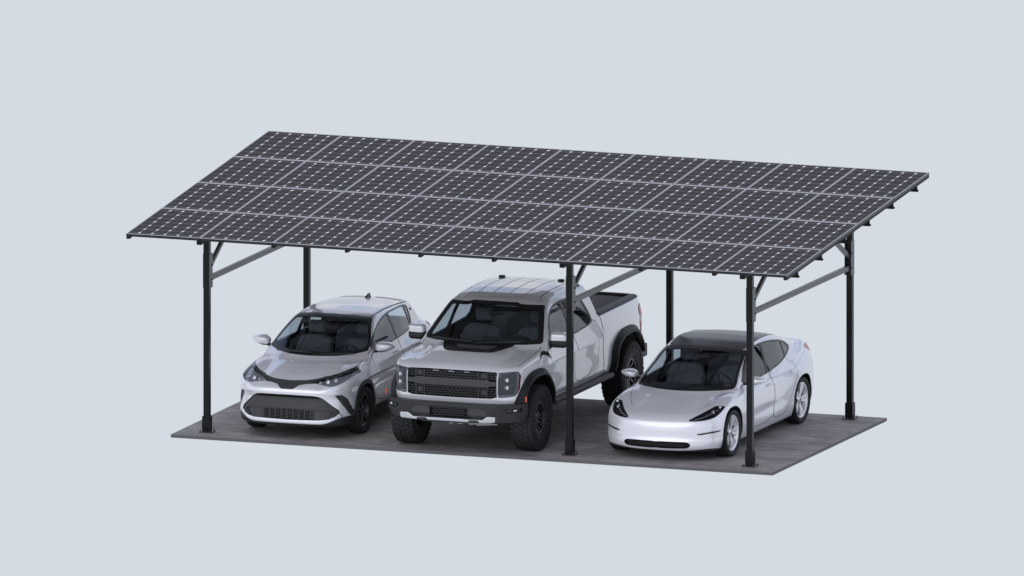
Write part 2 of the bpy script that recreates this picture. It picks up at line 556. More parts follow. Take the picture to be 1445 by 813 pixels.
def g_side(Mx, poly, side=0, xmin=0.3):
    V = Mx[0]
    g = sdpoly(V[:, 1], V[:, 2], poly)
    x = np.abs(V[:, 0]) if side == 0 else V[:, 0] * side
    return np.maximum(g, xmin - x)
def g_front(Mx, poly, ymax, sym=True, side=0, ymin=None):
    V = Mx[0]
    x = np.abs(V[:, 0]) if sym else V[:, 0]
    g = np.maximum(sdpoly(x, V[:, 2], poly), V[:, 1] - ymax)
    if ymin is not None: g = np.maximum(g, ymin - V[:, 1])
    if side: g = np.maximum(g, -side * V[:, 0])
    return g
def g_top(Mx, poly, zmin, sym=True):
    V = Mx[0]
    x = np.abs(V[:, 0]) if sym else V[:, 0]
    return np.maximum(sdpoly(x, V[:, 1], poly), zmin - V[:, 2])
def halves(Mx): return split(Mx, -Mx[0][:, 0])          # (x>0, x<0)
def offset(Mx, d):
    V, N, T = Mx
    d = d[:, None] if isinstance(d, np.ndarray) else d
    return (V + N * d, N, T)

def boundary(T):
    e = np.concatenate([T[:, [0, 1]], T[:, [1, 2]], T[:, [2, 0]]])
    es = np.sort(e, 1)
    _, inv, cn = np.unique(es, axis=0, return_inverse=True, return_counts=True)
    return e[cn[inv.ravel()] == 1]

def mk(name, pieces, parent, loc=(0, 0, 0), rot=(0, 0, 0)):
    """pieces: list of dict(m=skin, mat=, fl=flange depth, lin=(thickness, material), wall=material)"""
    Vs, Ns, Ts, Ms, mats = [], [], [], [], []
    off = 0
    def mi(mt):
        if mt not in mats: mats.append(mt)
        return mats.index(mt)
    def put(V, N, T, mt):
        nonlocal off
        Vs.append(V); Ns.append(N); Ts.append(T + off); Ms.append(np.full(len(T), mi(mt))); off += len(V)
    for p in pieces:
        V, N, T = p['m']
        if not len(T): continue
        put(V, N, T, p['mat'])
        fl = p.get('fl', 0.0)
        lin = p.get('lin')
        if lin:
            put(V - N * lin[0], -N, T[:, ::-1], lin[1]); fl = lin[0]
        if fl:
            e = boundary(T)
            if len(e):
                u, inv = np.unique(e, return_inverse=True); inv = inv.reshape(e.shape)
                o = np.cross(V[e[:, 1]] - V[e[:, 0]], N[e[:, 0]])
                nn = np.zeros((len(u), 3)); np.add.at(nn, inv[:, 0], o); np.add.at(nn, inv[:, 1], o)
                nn /= np.maximum(np.linalg.norm(nn, axis=1, keepdims=True), 1e-9)
                A = V[u]; Bv = V[u] - N[u] * fl; k = len(u)
                a, b = inv[:, 0], inv[:, 1]
                TT = np.concatenate([np.stack([b, a, a + k], 1), np.stack([b, a + k, b + k], 1)])
                if fl < 0: TT = TT[:, ::-1]
                put(np.concatenate([A, Bv]), np.concatenate([nn, nn]), TT, p.get('wall', p['mat']))
    me = bpy.data.meshes.new(name)
    if Vs:
        V = np.concatenate(Vs); N = np.concatenate(Ns); T = np.concatenate(Ts); Mi = np.concatenate(Ms)
        ok = (T[:, 0] != T[:, 1]) & (T[:, 1] != T[:, 2]) & (T[:, 0] != T[:, 2])
        T, Mi = T[ok], Mi[ok]
        me.vertices.add(len(V)); me.vertices.foreach_set('co', V.astype(np.float32).ravel())
        me.loops.add(T.size); me.loops.foreach_set('vertex_index', T.astype(np.int32).ravel())
        me.polygons.add(len(T)); me.polygons.foreach_set('loop_start', np.arange(0, T.size, 3, dtype=np.int32))
        for mt in mats: me.materials.append(mt)
        me.polygons.foreach_set('material_index', Mi.astype(np.int32))
        me.polygons.foreach_set('use_smooth', np.ones(len(T), bool))
        me.update(calc_edges=True)
        me.normals_split_custom_set_from_vertices(N.astype(np.float32))
    return link(name, me, parent, loc, rot)

def rbox(X, Y, Z, c, hs, r, rx=0.0, ry=0.0, rz=0.0):
    x, y, z = X - c[0], Y - c[1], Z - c[2]
    if rz: x, y = x * math.cos(rz) + y * math.sin(rz), -x * math.sin(rz) + y * math.cos(rz)
    if rx: y, z = y * math.cos(rx) + z * math.sin(rx), -y * math.sin(rx) + z * math.cos(rx)
    if ry: x, z = x * math.cos(ry) - z * math.sin(ry), x * math.sin(ry) + z * math.cos(ry)
    qx, qy, qz = np.abs(x) - hs[0] + r, np.abs(y) - hs[1] + r, np.abs(z) - hs[2] + r
    return np.sqrt(np.maximum(qx, 0) ** 2 + np.maximum(qy, 0) ** 2 + np.maximum(qz, 0) ** 2) + np.minimum(np.maximum(qx, np.maximum(qy, qz)), 0) - r

def solid(name, fn, lo, hi, h, mt, parent):
    return mk(name, [dict(m=surf_nets(fn, lo, hi, h, 2), mat=mt)], parent)

# ================================================================== the slab
SW, SD, ST = 9.298, 4.852, 0.046
sb = MB()
nxs, nys = 60, 32
vs = []
for j in range(nys + 1):
    for i in range(nxs + 1): vs.append((SW * i / nxs, SD * j / nys, 0))
sb.add(vs, [(j * (nxs + 1) + i, j * (nxs + 1) + i + 1, (j + 1) * (nxs + 1) + i + 1, (j + 1) * (nxs + 1) + i) for j in range(nys) for i in range(nxs)])
b4 = [(0, 0, 0), (SW, 0, 0), (SW, SD, 0), (0, SD, 0)]
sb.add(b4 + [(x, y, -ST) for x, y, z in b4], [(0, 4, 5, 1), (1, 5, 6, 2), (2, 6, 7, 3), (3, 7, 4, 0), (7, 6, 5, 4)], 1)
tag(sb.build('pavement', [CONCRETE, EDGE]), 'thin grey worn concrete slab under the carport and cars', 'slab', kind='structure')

# ================================================================== the solar carport
carport = empty('solar_carport', (4.65, 2.5, 0), 'black steel carport with a tilted roof of solar panels over three white vehicles', 'carport')
CO = (-4.65, -2.5, 0)                          # children are written in slab coordinates
SL = math.radians(4.86)
RX0, RY0, RZ0 = -0.502, -0.53, 3.015           # roof front left top corner
PITX, PITS = 1.1346, 6.08 / 4
cs, sn = math.cos(SL), math.sin(SL)
def roof(x, s, d=0.0):                          # x, slope distance, depth below the glass
    return Vector((x, RY0 + s * cs + d * sn, RZ0 + s * sn - d * cs))
def roofy(y, d): return RZ0 + (y - RY0) * math.tan(SL) - d / cs
rotS = Matrix.Rotation(SL, 3, 'X')

# one panel: frame mesh (part) with its glass (sub-part)
TH = 0.038
LX, LY = 0.0145, 0.026
w, h = PITX - 0.006, PITS - 0.012
fm = MB()
fm.box((0, -h / 2 + LY / 2, -TH / 2), (w, LY, TH), 1); fm.box((0, h / 2 - LY / 2, -TH / 2), (w, LY, TH), 1)
fm.box((-w / 2 + LX / 2, 0, -TH / 2), (LX, h - 2 * LY, TH), 1); fm.box((w / 2 - LX / 2, 0, -TH / 2), (LX, h - 2 * LY, TH), 1)
for (cx, cy, dx, dy) in ((0, -h / 2 + LY / 2, w, LY), (0, h / 2 - LY / 2, w, LY), (-w / 2 + LX / 2, 0, LX, h - 2 * LY), (w / 2 - LX / 2, 0, LX, h - 2 * LY)):
    fm.box((cx, cy, 0.0013), (dx, dy, 0.002), 0)
fm.box((0, 0, -TH + 0.004), (w - 2 * LX, h - 2 * LY, 0.004), 2)      # back sheet
fm.box((0, h * 0.32, -TH - 0.008), (0.12, 0.09, 0.018), 3)             # junction box
panel_me = fm.mesh('solar_panel', [ALUFRAME, FRAMESIDE, BACKSHEET, BLACK])
gw, gh = w - 2 * LX, h - 2 * LY
gme = bpy.data.meshes.new('cell_glass')
gme.from_pydata([(-gw / 2, -gh / 2, 0), (gw / 2, -gh / 2, 0), (gw / 2, gh / 2, 0), (-gw / 2, gh / 2, 0),
                 (-gw / 2, -gh / 2, -0.006), (gw / 2, -gh / 2, -0.006), (gw / 2, gh / 2, -0.006), (-gw / 2, gh / 2, -0.006)], [],
                [(0, 1, 2, 3), (7, 6, 5, 4), (0, 4, 5, 1), (1, 5, 6, 2), (2, 6, 7, 3), (3, 7, 4, 0)])
uvl = gme.uv_layers.new(name='UVMap')
for p in gme.polygons:
    for li in p.loop_indices:
        c = gme.vertices[gme.loops[li].vertex_index].co
        uvl.data[li].uv = (c.x / gw + 0.5, c.y / gh + 0.5)
gme.materials.append(SOLAR)
p0 = g0 = None
for r in range(4):
    for c in range(9):
        if p0 is None:
            p0 = link('solar_panel', panel_me, carport); g0 = link('cell_glass', gme, p0, (0, 0, -0.001))
            p = p0
        else:
            p = p0.copy(); scene.collection.objects.link(p); p.parent = carport
            g = g0.copy(); scene.collection.objects.link(g); g.parent = p
        ctr = roof(RX0 + (c + 0.5) * PITX, (r + 0.5) * PITS)
        p.location = ctr + Vector(CO); p.rotation_euler = (SL, 0, 0)

SLEN = 4 * PITS
# rails up the slope below each panel joint
rail = MB()
RH = 0.036
rail.box((0, 0, 0), (0.05, SLEN - 0.01, RH), 0)
rme = rail.mesh('roof_rail', [PURLIN])
for k in range(10):
    x = RX0 + k * PITX
    x = min(max(x, RX0 + 0.03), RX0 + 9 * PITX - 0.03)
    d = TH + 0.002 + RH / 2
    link('roof_rail', rme, carport, roof(x, SLEN / 2, d) + Vector(CO), (SL, 0, 0))
# Z purlins along the roof
PHH = 0.095
x0, x1 = RX0 + 0.02, RX0 + 9 * PITX - 0.02
pm = MB()
L = x1 - x0
pm.box((0, 0, 0), (L, 0.006, PHH - 0.008))
pm.box((0, -0.026, PHH / 2 - 0.002), (L, 0.052, 0.004)); pm.box((0, 0.026, -PHH / 2 + 0.002), (L, 0.052, 0.004))
pm.box((0, -0.05, PHH / 2 - 0.013), (L, 0.004, 0.018)); pm.box((0, 0.05, -PHH / 2 + 0.013), (L, 0.004, 0.018))
pme = pm.mesh('purlin', [PURLIN])
DP = TH + RH + 0.006 + PHH / 2
PUR = [0.02 + 1.01 * k for k in range(6)]
for y in PUR:
    link('purlin', pme, carport, Vector(((x0 + x1) / 2, y, roofy(y, DP))) + Vector(CO), (SL, 0, 0))
# rafters, posts, ties, braces
DR = TH + RH + PHH + 0.010
POSTX = (0.425, 6.03, 8.815)
YF, YB = 0.375, 4.615
PS = 0.088
for X in POSTX:
    f = MB()
    ya, yb = 0.03, 5.02
    f.beam((X, ya, roofy(ya, DR + 0.035)), (X, yb, roofy(yb, DR + 0.035)), 0.075, 0.07, 0)
    for y in PUR: f.box((X + 0.06, y, roofy(y, DR - 0.03)), (0.05, 0.006, 0.10), 0, rotS)
    f.build('rafter', [PURLIN], carport, CO)
    for y, sg in ((YF, 1), (YB, -1)):
        zt = roofy(y, DR + 0.072)
        q = MB()
        q.box((0, 0, zt / 2 + 0.006), (PS, PS, zt - 0.024), 0, None, 0.004)
        po = q.build('post', [POST], carport, (X + CO[0], y + CO[1], 0))
        s = MB(); s.box((0, 0, 0.125), (PS + 0.030, PS + 0.030, 0.226), 0, None, 0.003)
        for zz in (0.07, 0.13, 0.19):
            s.tube([(PS / 2 + 0.014, 0, zz), (PS / 2 + 0.024, 0, zz)], 0.009, 8, 0)
            s.tube([(0, -PS / 2 - 0.014, zz), (0, -PS / 2 - 0.020, zz)], 0.009, 8, 0)
        s.build('base_sleeve', [POST], po)
        bp = MB(); bp.box((0, 0, 0.0085), (0.20, 0.20, 0.009), 0, None, 0.002)
        bl = bp.build('base_plate', [GALV], po)
        for bx in (-0.078, 0.078):
            for by in (-0.078, 0.078):
                n = MB()
                n.prism([(bx + 0.012 * math.cos(a * math.pi / 3), by + 0.012 * math.sin(a * math.pi / 3)) for a in range(6)], 0.013, 0.026)
                n.tube([(bx, by, 0.02), (bx, by, 0.045)], 0.006, 8)
                n.build('anchor_bolt', [GALV], bl)
        # gusset plates on both sides of the post
        for sx in (-1, 1):
            g = MB()
            prof_ = []
            for (cy, cz, a0) in ((0.075, 2.615, 0), (-0.016, 2.615, 90), (-0.016, 2.145, 180), (0.075, 2.145, 270)):
                for a in range(0, 91, 30):
                    prof_.append((sg * (cy + 0.022 * math.cos(math.radians(a0 + a))), cz + 0.022 * math.sin(math.radians(a0 + a))))
            xa, xb = sx * (PS / 2 + 0.001), sx * (PS / 2 + 0.008)
            n = len(prof_)
            vs = [(xa, py, pz) for py, pz in prof_] + [(xb, py, pz) for py, pz in prof_]
            fs = [list(range(n)), list(range(n, 2 * n))[::-1]] + [(i, (i + 1) % n, n + (i + 1) % n, n + i) for i in range(n)]
            g.add(vs, fs)
            for zz in (2.24, 2.45):
                for yy in (0.078,):
                    g.tube([(xb, sg * yy, zz), (xb + sx * 0.010, sg * yy, zz)], 0.013, 8, 1)
            g.build('gusset_plate', [POST2, BLACK], po)
        # knee brace
        k = MB()
        ye = 1.42 if sg > 0 else 3.29
        a = Vector((0, sg * 0.07, 2.40))
        b = Vector((0, ye - y, roofy(ye, DR + 0.07) + 0.005))
        k.beam(a, b, 0.055, 0.06, 0, 0.004)
        k.build('knee_brace', [POST2], carport, (X + CO[0], y + CO[1], 0))
    t = MB()
    t.beam((X, YF + 0.050, 2.255), (X, YB - 0.050, 2.235), 0.062, 0.075, 0, 0.004)
    t.build('tie_beam', [POST2], carport, CO)

# ================================================================== parts shared by the vehicles
def wheel_mesh(R, rr, w, style):
    """outer face towards +x, centre plane at x = 0; returns (rim mesh, tyre mesh)"""
    t = MB()
    hw = w / 2
    sh = R - rr
    P = [(-hw * 0.72, rr - 0.012), (-hw * 0.86, rr + 0.006), (-hw * 0.97, rr + sh * 0.28), (-hw, rr + sh * 0.5), (-hw * 0.985, rr + sh * 0.72),
         (-hw * 0.93, R - sh * 0.12), (-hw * 0.84, R - 0.007)]
    tread = []
    if style == 'offroad':
        tread = [(-hw * 0.8, R - 0.018), (0, R - 0.014), (hw * 0.8, R - 0.018)]
    else:
        for gx in (-0.48, -0.16, 0.16, 0.48):
            tread += [(hw * gx - 0.006, R - 0.001), (hw * gx - 0.004, R - 0.009), (hw * gx + 0.004, R - 0.009), (hw * gx + 0.006, R - 0.001)]
    prof_ = P + tread + [(-x, r) for x, r in P[::-1]]
    t.lathe(prof_, 72)
    if style == 'offroad':
        n = 40
        for i in range(n):
            a = 2 * math.pi * i / n
            for lat, (cx, wx, lc, ht, da, sk) in enumerate(((-0.82, 0.046, 0.044, 0.024, 0.0, 0.0), (-0.44, 0.062, 0.046, 0.018, 0.5, 0.35), (-0.02, 0.058, 0.048, 0.019, 0.1, -0.4),
                                             (0.42, 0.062, 0.046, 0.018, 0.6, 0.35), (0.82, 0.046, 0.044, 0.024, 0.3, 0.0))):
                b = a + da * 2 * math.pi / n
                rot = Matrix.Rotation(-b, 3, 'X')
                rot2 = Matrix.Rotation(sk, 3, 'Z')
                rc = R - ht / 2 - (0.010 if abs(cx) > 0.7 else 0.002)
                c = Matrix.Rotation(b, 3, 'X') @ Vector((cx * hw, 0, rc))
                t.box(c, (wx, lc * (1.25 if i % 2 else 0.85), ht), 0, Matrix.Rotation(b, 3, 'X') @ rot2)
            for sx in (-1, 1):                      # side lugs on the shoulder
                b = a + 0.15 * 2 * math.pi / n
                c = Matrix.Rotation(b, 3, 'X') @ Vector((sx * hw * 0.965, 0, R - 0.055 - (0.012 if i % 2 else 0)))
                t.box(c, (0.020, 0.040, 0.075), 0, Matrix.Rotation(b, 3, 'X') @ Matrix.Rotation(-sx * 0.12, 3, 'Y'))
            c = Matrix.Rotation(a, 3, 'X') @ Vector((hw * 0.99, 0, rr + sh * 0.42))
            t.box(c, (0.008, 0.05, 0.012), 0, Matrix.Rotation(a, 3, 'X'))
    tyre = t.mesh('tyre', [RUBBER])
    r = MB()
    lip = hw * 0.74
    r.lathe([(lip - 0.004, rr - 0.026), (lip + 0.006, rr - 0.014), (lip + 0.010, rr - 0.002), (lip, rr + 0.004), (lip - 0.02, rr - 0.008)], 64, 0)
    r.lathe([(lip - 0.004, rr - 0.026), (lip - 0.05, rr - 0.036), (0.0, rr - 0.05), (-lip, rr - 0.02), (-lip, rr)], 64, 1)
    r.lathe([(-0.02, rr - 0.04), (-0.02, 0.0)], 48, 2)      # dark back of the wheel
    r.lathe([(0.012, 0.0), (0.012, rr * 0.62), (-0.012, rr * 0.62)], 48, 3)   # brake disc
    r.lathe([(0.012, rr * 0.34), (0.045, rr * 0.30), (0.045, 0.0)], 32, 2)
    def spoke(ang, r0, r1, w0, w1, x0, x1, th, mi, twist=0.0, off=0.0, dish=0.0):
        """face runs from (x0, r0) to (x1, r1)"""
        pts = []
        rot = Matrix.Rotation(ang, 3, 'X')
        for (rad, ww, xx, tw) in ((r0, w0, x0, 0.0), (r1, w1, x1, twist)):
            for (sx, sy) in ((xx - th, -1), (xx - th, 1), (xx, 1), (xx, -1)):
                pts.append(rot @ Vector((sx, sy * ww / 2 + off * (1 if rad == r1 else 0.35) + tw, rad)))
        r.hexa(pts, mi)
    if style == 'turbine':
        for i in range(10):
            a = 2 * math.pi * i / 10
            sg = 1 if i % 2 else -1
            spoke(a + sg * 0.05, 0.045, rr - 0.012, 0.026, 0.052, lip - 0.030, lip - 0.004, 0.026, 0, twist=-sg * 0.028)
        r.lathe([(lip - 0.03, 0.062), (lip - 0.018, 0.056), (lip - 0.012, 0.036), (lip - 0.012, 0.0)], 32, 0)
        r.lathe([(lip - 0.0115, 0.026), (lip - 0.008, 0.024), (lip - 0.008, 0.0)], 24, 4)
        for i in range(5):
            a = 2 * math.pi * (i + 0.5) / 5
            r.tube([(lip - 0.03, 0.048 * math.cos(a), 0.048 * math.sin(a)), (lip - 0.012, 0.048 * math.cos(a), 0.048 * math.sin(a))], 0.009, 8, 4)
        mats = [ALLOY, ALLOY, WELL, DISC, GLOSS]
    elif style == 'fivefork':
        for i in range(5):
            a = 2 * math.pi * i / 5 + 0.31
            for sg in (-1, 1):
                spoke(a, 0.04, rr - 0.010, 0.026, 0.020, lip - 0.026, lip - 0.006, 0.024, 0, off=sg * 0.042)
                spoke(a, 0.06, rr - 0.020, 0.009, 0.011, lip - 0.0235, lip - 0.0035, 0.004, 3, off=sg * 0.050)
        r.lathe([(lip - 0.03, 0.068), (lip - 0.022, 0.06), (lip - 0.018, 0.034), (lip - 0.010, 0.03), (lip - 0.010, 0.0)], 32, 0)
        for i in range(5):
            a = 2 * math.pi * (i + 0.5) / 5 + 0.31
            r.tube([(lip - 0.03, 0.05 * math.cos(a), 0.05 * math.sin(a)), (lip - 0.013, 0.05 * math.cos(a), 0.05 * math.sin(a))], 0.009, 8, 3)
        mats = [DARKALLOY, DARKALLOY, WELL, MACHINED]
    else:
        for i in range(6):
            a = 2 * math.pi * i / 6
            for sg in (-1, 1):
                spoke(a, 0.045, rr - 0.020, 0.030, 0.030, lip - 0.045, lip - 0.008, 0.035, 0, off=sg * 0.045)
                spoke(a, 0.09, rr - 0.026, 0.007, 0.009, lip - 0.040, lip - 0.006, 0.005, 4, off=sg * 0.060)
        r.lathe([(lip - 0.01, rr - 0.036), (lip + 0.006, rr - 0.03), (lip + 0.009, rr - 0.012), (lip + 0.004, rr - 0.004)], 64, 0)
        for i in range(24):
            a = 2 * math.pi * i / 24
            y, z = (rr - 0.021) * math.cos(a), (rr - 0.021) * math.sin(a)
            r.tube([(lip + 0.004, y, z), (lip + 0.014, y, z)], 0.0085, 6, 4)
        r.lathe([(lip - 0.045, 0.085), (lip - 0.035, 0.075), (lip - 0.03, 0.05), (lip - 0.005, 0.046), (lip - 0.002, 0.03), (lip - 0.002, 0.0)], 32, 0)
        for i in range(6):
            a = 2 * math.pi * (i + 0.5) / 6
            r.tube([(lip - 0.04, 0.066 * math.cos(a), 0.066 * math.sin(a)), (lip - 0.015, 0.066 * math.cos(a), 0.066 * math.sin(a))], 0.011, 8, 4)
        mats = [DARKALLOY, DARKALLOY, WELL, DISC, MACHINED]
    return r.mesh('wheel', mats), tyre

def put_wheels(root, R, rr, w, style, xo, ys, steer=0.0):
    rm, tm = wheel_mesh(R, rr, w, style)
    for y in ys:
        for s in (1, -1):
            o = link('wheel', rm, root, (s * (xo - w / 2), y, R), (0, 0, 0 if s > 0 else math.pi))
            link('tyre', tm, o)

def wheel_well(root, yw, zw, r, xin, xout, a0=-0.2):
    for s in (1, -1):
        b = MB()
        n = 28; vs = []; fs = []
        for i in range(n + 1):
            a = a0 + (math.pi - 2 * a0) * i / n
            y, z = yw + r * math.cos(a), zw + r * math.sin(a)
            vs += [(s * xin, y, z), (s * xout(y, z), y, z)]
        for i in range(n):
            q = (2 * i, 2 * i + 1, 2 * i + 3, 2 * i + 2)
            fs.append(q if s < 0 else q[::-1])
        vs.append((s * xin, yw, zw)); c = len(vs) - 1
        for i in range(n):
            q = (c, 2 * i, 2 * i + 2)
            fs.append(q if s < 0 else q[::-1])
        b.add(vs, fs)
        b.build('wheel_well', [WELL], root)

def seat(root, x, y, z, s=1.0, hw=0.25, kind='seat'):
    tl = -0.32
    def back(X, Y, Z):
        a = rbox(X, Y, Z, (x, y + 0.13 * s, z + 0.33 * s), (hw * s, 0.07 * s, 0.34 * s), 0.06 * s, rx=tl)
        b1 = rbox(np.abs(X - x) + x, Y, Z, (x + (hw - 0.03) * s, y + 0.10 * s, z + 0.28 * s), (0.05 * s, 0.09 * s, 0.22 * s), 0.045 * s, rx=tl)
        a = smin(a, b1, 0.04)
        top = z + 0.62 * s + 0 * X
        return smax(a, (Z - top) + 0.55 * np.maximum(np.abs(X - x) - 0.17 * s, 0), 0.05)
    o = solid(kind, lambda X, Y, Z: smin(back(X, Y, Z), rbox(X, Y, Z, (x, y - 0.20 * s, z + 0.02 * s), (hw * s, 0.28 * s, 0.09 * s), 0.07 * s, rx=-0.08), 0.04),
              (x - 0.36 * s, y - 0.56 * s, z - 0.16 * s), (x + 0.36 * s, y + 0.50 * s, z + 0.80 * s), 0.026, SEAT, root)
    hr = solid('headrest', lambda X, Y, Z: rbox(X, Y, Z, (x, y + 0.30 * s, z + 0.735 * s), (0.135 * s, 0.055 * s, 0.088 * s), 0.045 * s, rx=tl * 0.5),
               (x - 0.2 * s, y + 0.1 * s, z + 0.58 * s), (x + 0.2 * s, y + 0.5 * s, z + 0.95 * s), 0.022, SEAT, o)
    return o

def steering(root, x, y, z, R=0.185):
    b = MB()
    tilt = Matrix.Rotation(math.radians(-62), 3, 'X')
    c = Vector((x, y, z))
    b.tube([c + tilt @ Vector((R * math.cos(a), R * math.sin(a), 0)) for a in np.linspace(0, 2 * math.pi, 33)[:-1]], 0.015, 8, 0, True)
    for a in (0, math.pi, -math.pi / 2):
        b.beam(c + tilt @ Vector((0.03 * math.cos(a), 0.03 * math.sin(a), -0.02)), c + tilt @ Vector((R * math.cos(a), R * math.sin(a), 0)), 0.035, 0.014)
    b.box(c + tilt @ Vector((0, 0, -0.02)), (0.13, 0.11, 0.05), 0, tilt, 0.015)
    b.tube([c, c + tilt @ Vector((0, 0, -0.35))], 0.03, 8)
    return b.build('steering_wheel', [DASH], root)

def rear_view_mirror(root, y, z):
    b = MB()
    b.box((0, y, z), (0.24, 0.03, 0.065), 0, None, 0.012)
    b.tube([(0, y - 0.01, z + 0.02), (0, y - 0.04, z + 0.09)], 0.012, 8)
    return b.build('rear_view_mirror', [BLACK], root)

def wing_mirror(root, s, c, hs, rx, mt, foot, stalk_mt, tilt=0.12, low=None, boxy=False):
    """housing round c, glass facing the rear, foot = point on the door"""
    def fn(X, Y, Z):
        if boxy:
            return smax(rbox(X, Y, Z, c, hs, rx, rz=s * tilt), (Y - c[1]) - hs[1] * 0.72, 0.01)
        x, y = X - c[0], Y - c[1]
        x, y = x * math.cos(s * tilt) + y * math.sin(s * tilt), -x * math.sin(s * tilt) + y * math.cos(s * tilt)
        u = s * x / hs[0]
        k = 1 - 0.42 * sstep(-0.6, 1.1, u)
        z = (Z - c[2] - 0.012 * u) / (hs[2] * k)
        e = (np.abs(u) ** 2.4 + np.abs(y / hs[1]) ** 2.2 + np.abs(z) ** 2.6 + 1e-9) ** (1 / 2.4) - 1
        return smax(e * hs[2], y - hs[1] * 0.60, 0.01)
    M0 = surf_nets(fn, [c[i] - hs[i] * 1.5 - 0.03 for i in range(3)], [c[i] + hs[i] * 1.5 + 0.03 for i in range(3)], 0.014, 3)
    pcs = []
    if low is not None:
        lo, hi = split(M0, M0[0][:, 2] - (c[2] + low))
        pcs = [dict(m=hi, mat=mt), dict(m=lo, mat=stalk_mt)]
    else: pcs = [dict(m=M0, mat=mt)]
    o = mk('wing_mirror', pcs, root)
    b = MB(); b.box((c[0], c[1] + hs[1] * (0.73 if boxy else 0.615), c[2]), (hs[0] * 1.3, 0.004, hs[2] * 1.2), 0, Matrix.Rotation(s * tilt, 3, 'Z'), 0)
    b.build('mirror_glass', [MIRROR], o)
    k = MB(); k.beam(foot, (c[0] - s * hs[0] * 0.55, c[1], c[2] - hs[2] * 0.75), 0.07, 0.035, 0, 0.01)
    k.build('mirror_stalk', [stalk_mt], o)
    return o

def handle(parent, pos, s, mt, L=0.20, hgt=0.028):
    def fn(X, Y, Z):
        return rbox(X, Y, Z, pos, (0.016, L / 2, hgt / 2), 0.012)
    M0 = surf_nets(fn, (pos[0] - 0.04, pos[1] - L / 2 - 0.03, pos[2] - 0.04), (pos[0] + 0.04, pos[1] + L / 2 + 0.03, pos[2] + 0.04), 0.012, 2)
    return mk('handle', [dict(m=M0, mat=mt)], parent)

def wipers(root, pts):
    for a, b in pts:
        w = MB(); w.beam(a, b, 0.022, 0.014, 0)
        w.build('wiper', [BLACK], root)

def inset_field(f, d): return lambda X, Y, Z: f(X, Y, Z) + d

# ================================================================== helpers for the car skins
def cut_arch(Mx, yw, zw, a, b, p=2.3, xmin=0.45):
    V = Mx[0]
    g = ((np.abs(V[:, 1] - yw) / a) ** p + (np.abs(V[:, 2] - zw) / b) ** p) ** (1 / p) - 1
    g = np.maximum(g * min(a, b), xmin - np.abs(V[:, 0]))
    return split(Mx, g)
def strip(Mx, gf, wd=0.004):
    """three-way cut of the outline gf = 0: (inside, gap, outside)"""
    a, rest = split(Mx, gf(Mx) + wd)
    gap, out = split(rest, gf(rest) - wd)
    return a, gap, out
def groove(Mx, sf, lim, wd):
    """a narrow groove along sf = 0 inside lim < 0: (groove, rest)"""
    ins, out = split(Mx, lim(Mx))
    a, r = split(ins, sf(ins) + wd / 2)
    gap, b = split(r, sf(r) - wd / 2)
    return gap, cat(out, a, b)
def along(ys, xs): return lambda q: np.abs(q[0][:, 0]) - np.interp(q[0][:, 1], ys, xs)
def ybox(y0, y1, z0): return lambda q: np.maximum(np.maximum(y0 - q[0][:, 1], q[0][:, 1] - y1), z0 - q[0][:, 2])
def cat(*Ms):
    V, N, T, o = [], [], [], 0
    for v, n, t in Ms:
        V.append(v); N.append(n); T.append(t + o); o += len(v)
    return np.concatenate(V), np.concatenate(N), np.concatenate(T)
def lineg(px, py, pts, wd):
    """distance to an open polyline minus half its width"""
    d = np.full(px.shape, 1e9)
    for (ax, ay), (bx, by) in zip(pts[:-1], pts[1:]):
        ex, ey = bx - ax, by - ay
        t = np.clip(((px - ax) * ex + (py - ay) * ey) / (ex * ex + ey * ey), 0, 1)
        d = np.minimum(d, (px - ax - ex * t) ** 2 + (py - ay - ey * t) ** 2)
    return np.sqrt(d) - wd / 2
def spline(pts, n=8):
    """Catmull-Rom through the points (open)"""
    P = [np.array(p, float) for p in pts]
    P = [2 * P[0] - P[1]] + P + [2 * P[-1] - P[-2]]
    o = []
    for i in range(1, len(P) - 2):
        for k in range(n):
            t = k / n
            o.append(tuple(0.5 * (2 * P[i] + (P[i + 1] - P[i - 1]) * t + (2 * P[i - 1] - 5 * P[i] + 4 * P[i + 1] - P[i + 2]) * t * t + (3 * P[i] - P[i - 1] - 3 * P[i + 1] + P[i + 2]) * t ** 3)))
    o.append(tuple(P[-2]))
    return o

def windows_and_doors(root, S, dlo, panes, doors, paint, handles, trim_mat, glass, hl=0.2, hmat=None, extra=None):
    """cuts the side glass, its black trim and the doors out of the skin S; returns the rest and the dark gaps"""
    D, S = split(S, g_side(S, dlo))
    gl = []
    for poly in panes:
        p, D = split(D, g_side(D, poly))
        gl.append(p)
    gaps = []
    dmeshes = []
    for poly in doors:
        a, gap, S = strip(S, lambda q: g_side(q, poly), 0.0045)
        gaps.append(gap); dmeshes.append(a)
    for s in (1, -1):
        pick = lambda q: split(q, -s * q[0][:, 0])[0] if len(q[0]) else q
        mk('window_trim', [dict(m=pick(D), mat=trim_mat, lin=(0.022, LINER))], root)
        dobj = []
        for i, dm in enumerate(dmeshes):
            d = mk('door', [dict(m=pick(dm), mat=paint, lin=(0.03, LINER), wall=BLACK)], root)
            for (hp, n) in handles:
                if n == i: handle(d, (s * hp[0], hp[1], hp[2]), s, hmat or paint, hl)
            dobj.append(d)
        for i, p in enumerate(gl):
            mk('window', [dict(m=offset(pick(p), -0.005), mat=glass)], dobj[min(i, len(dobj) - 1)])
    return S, gaps

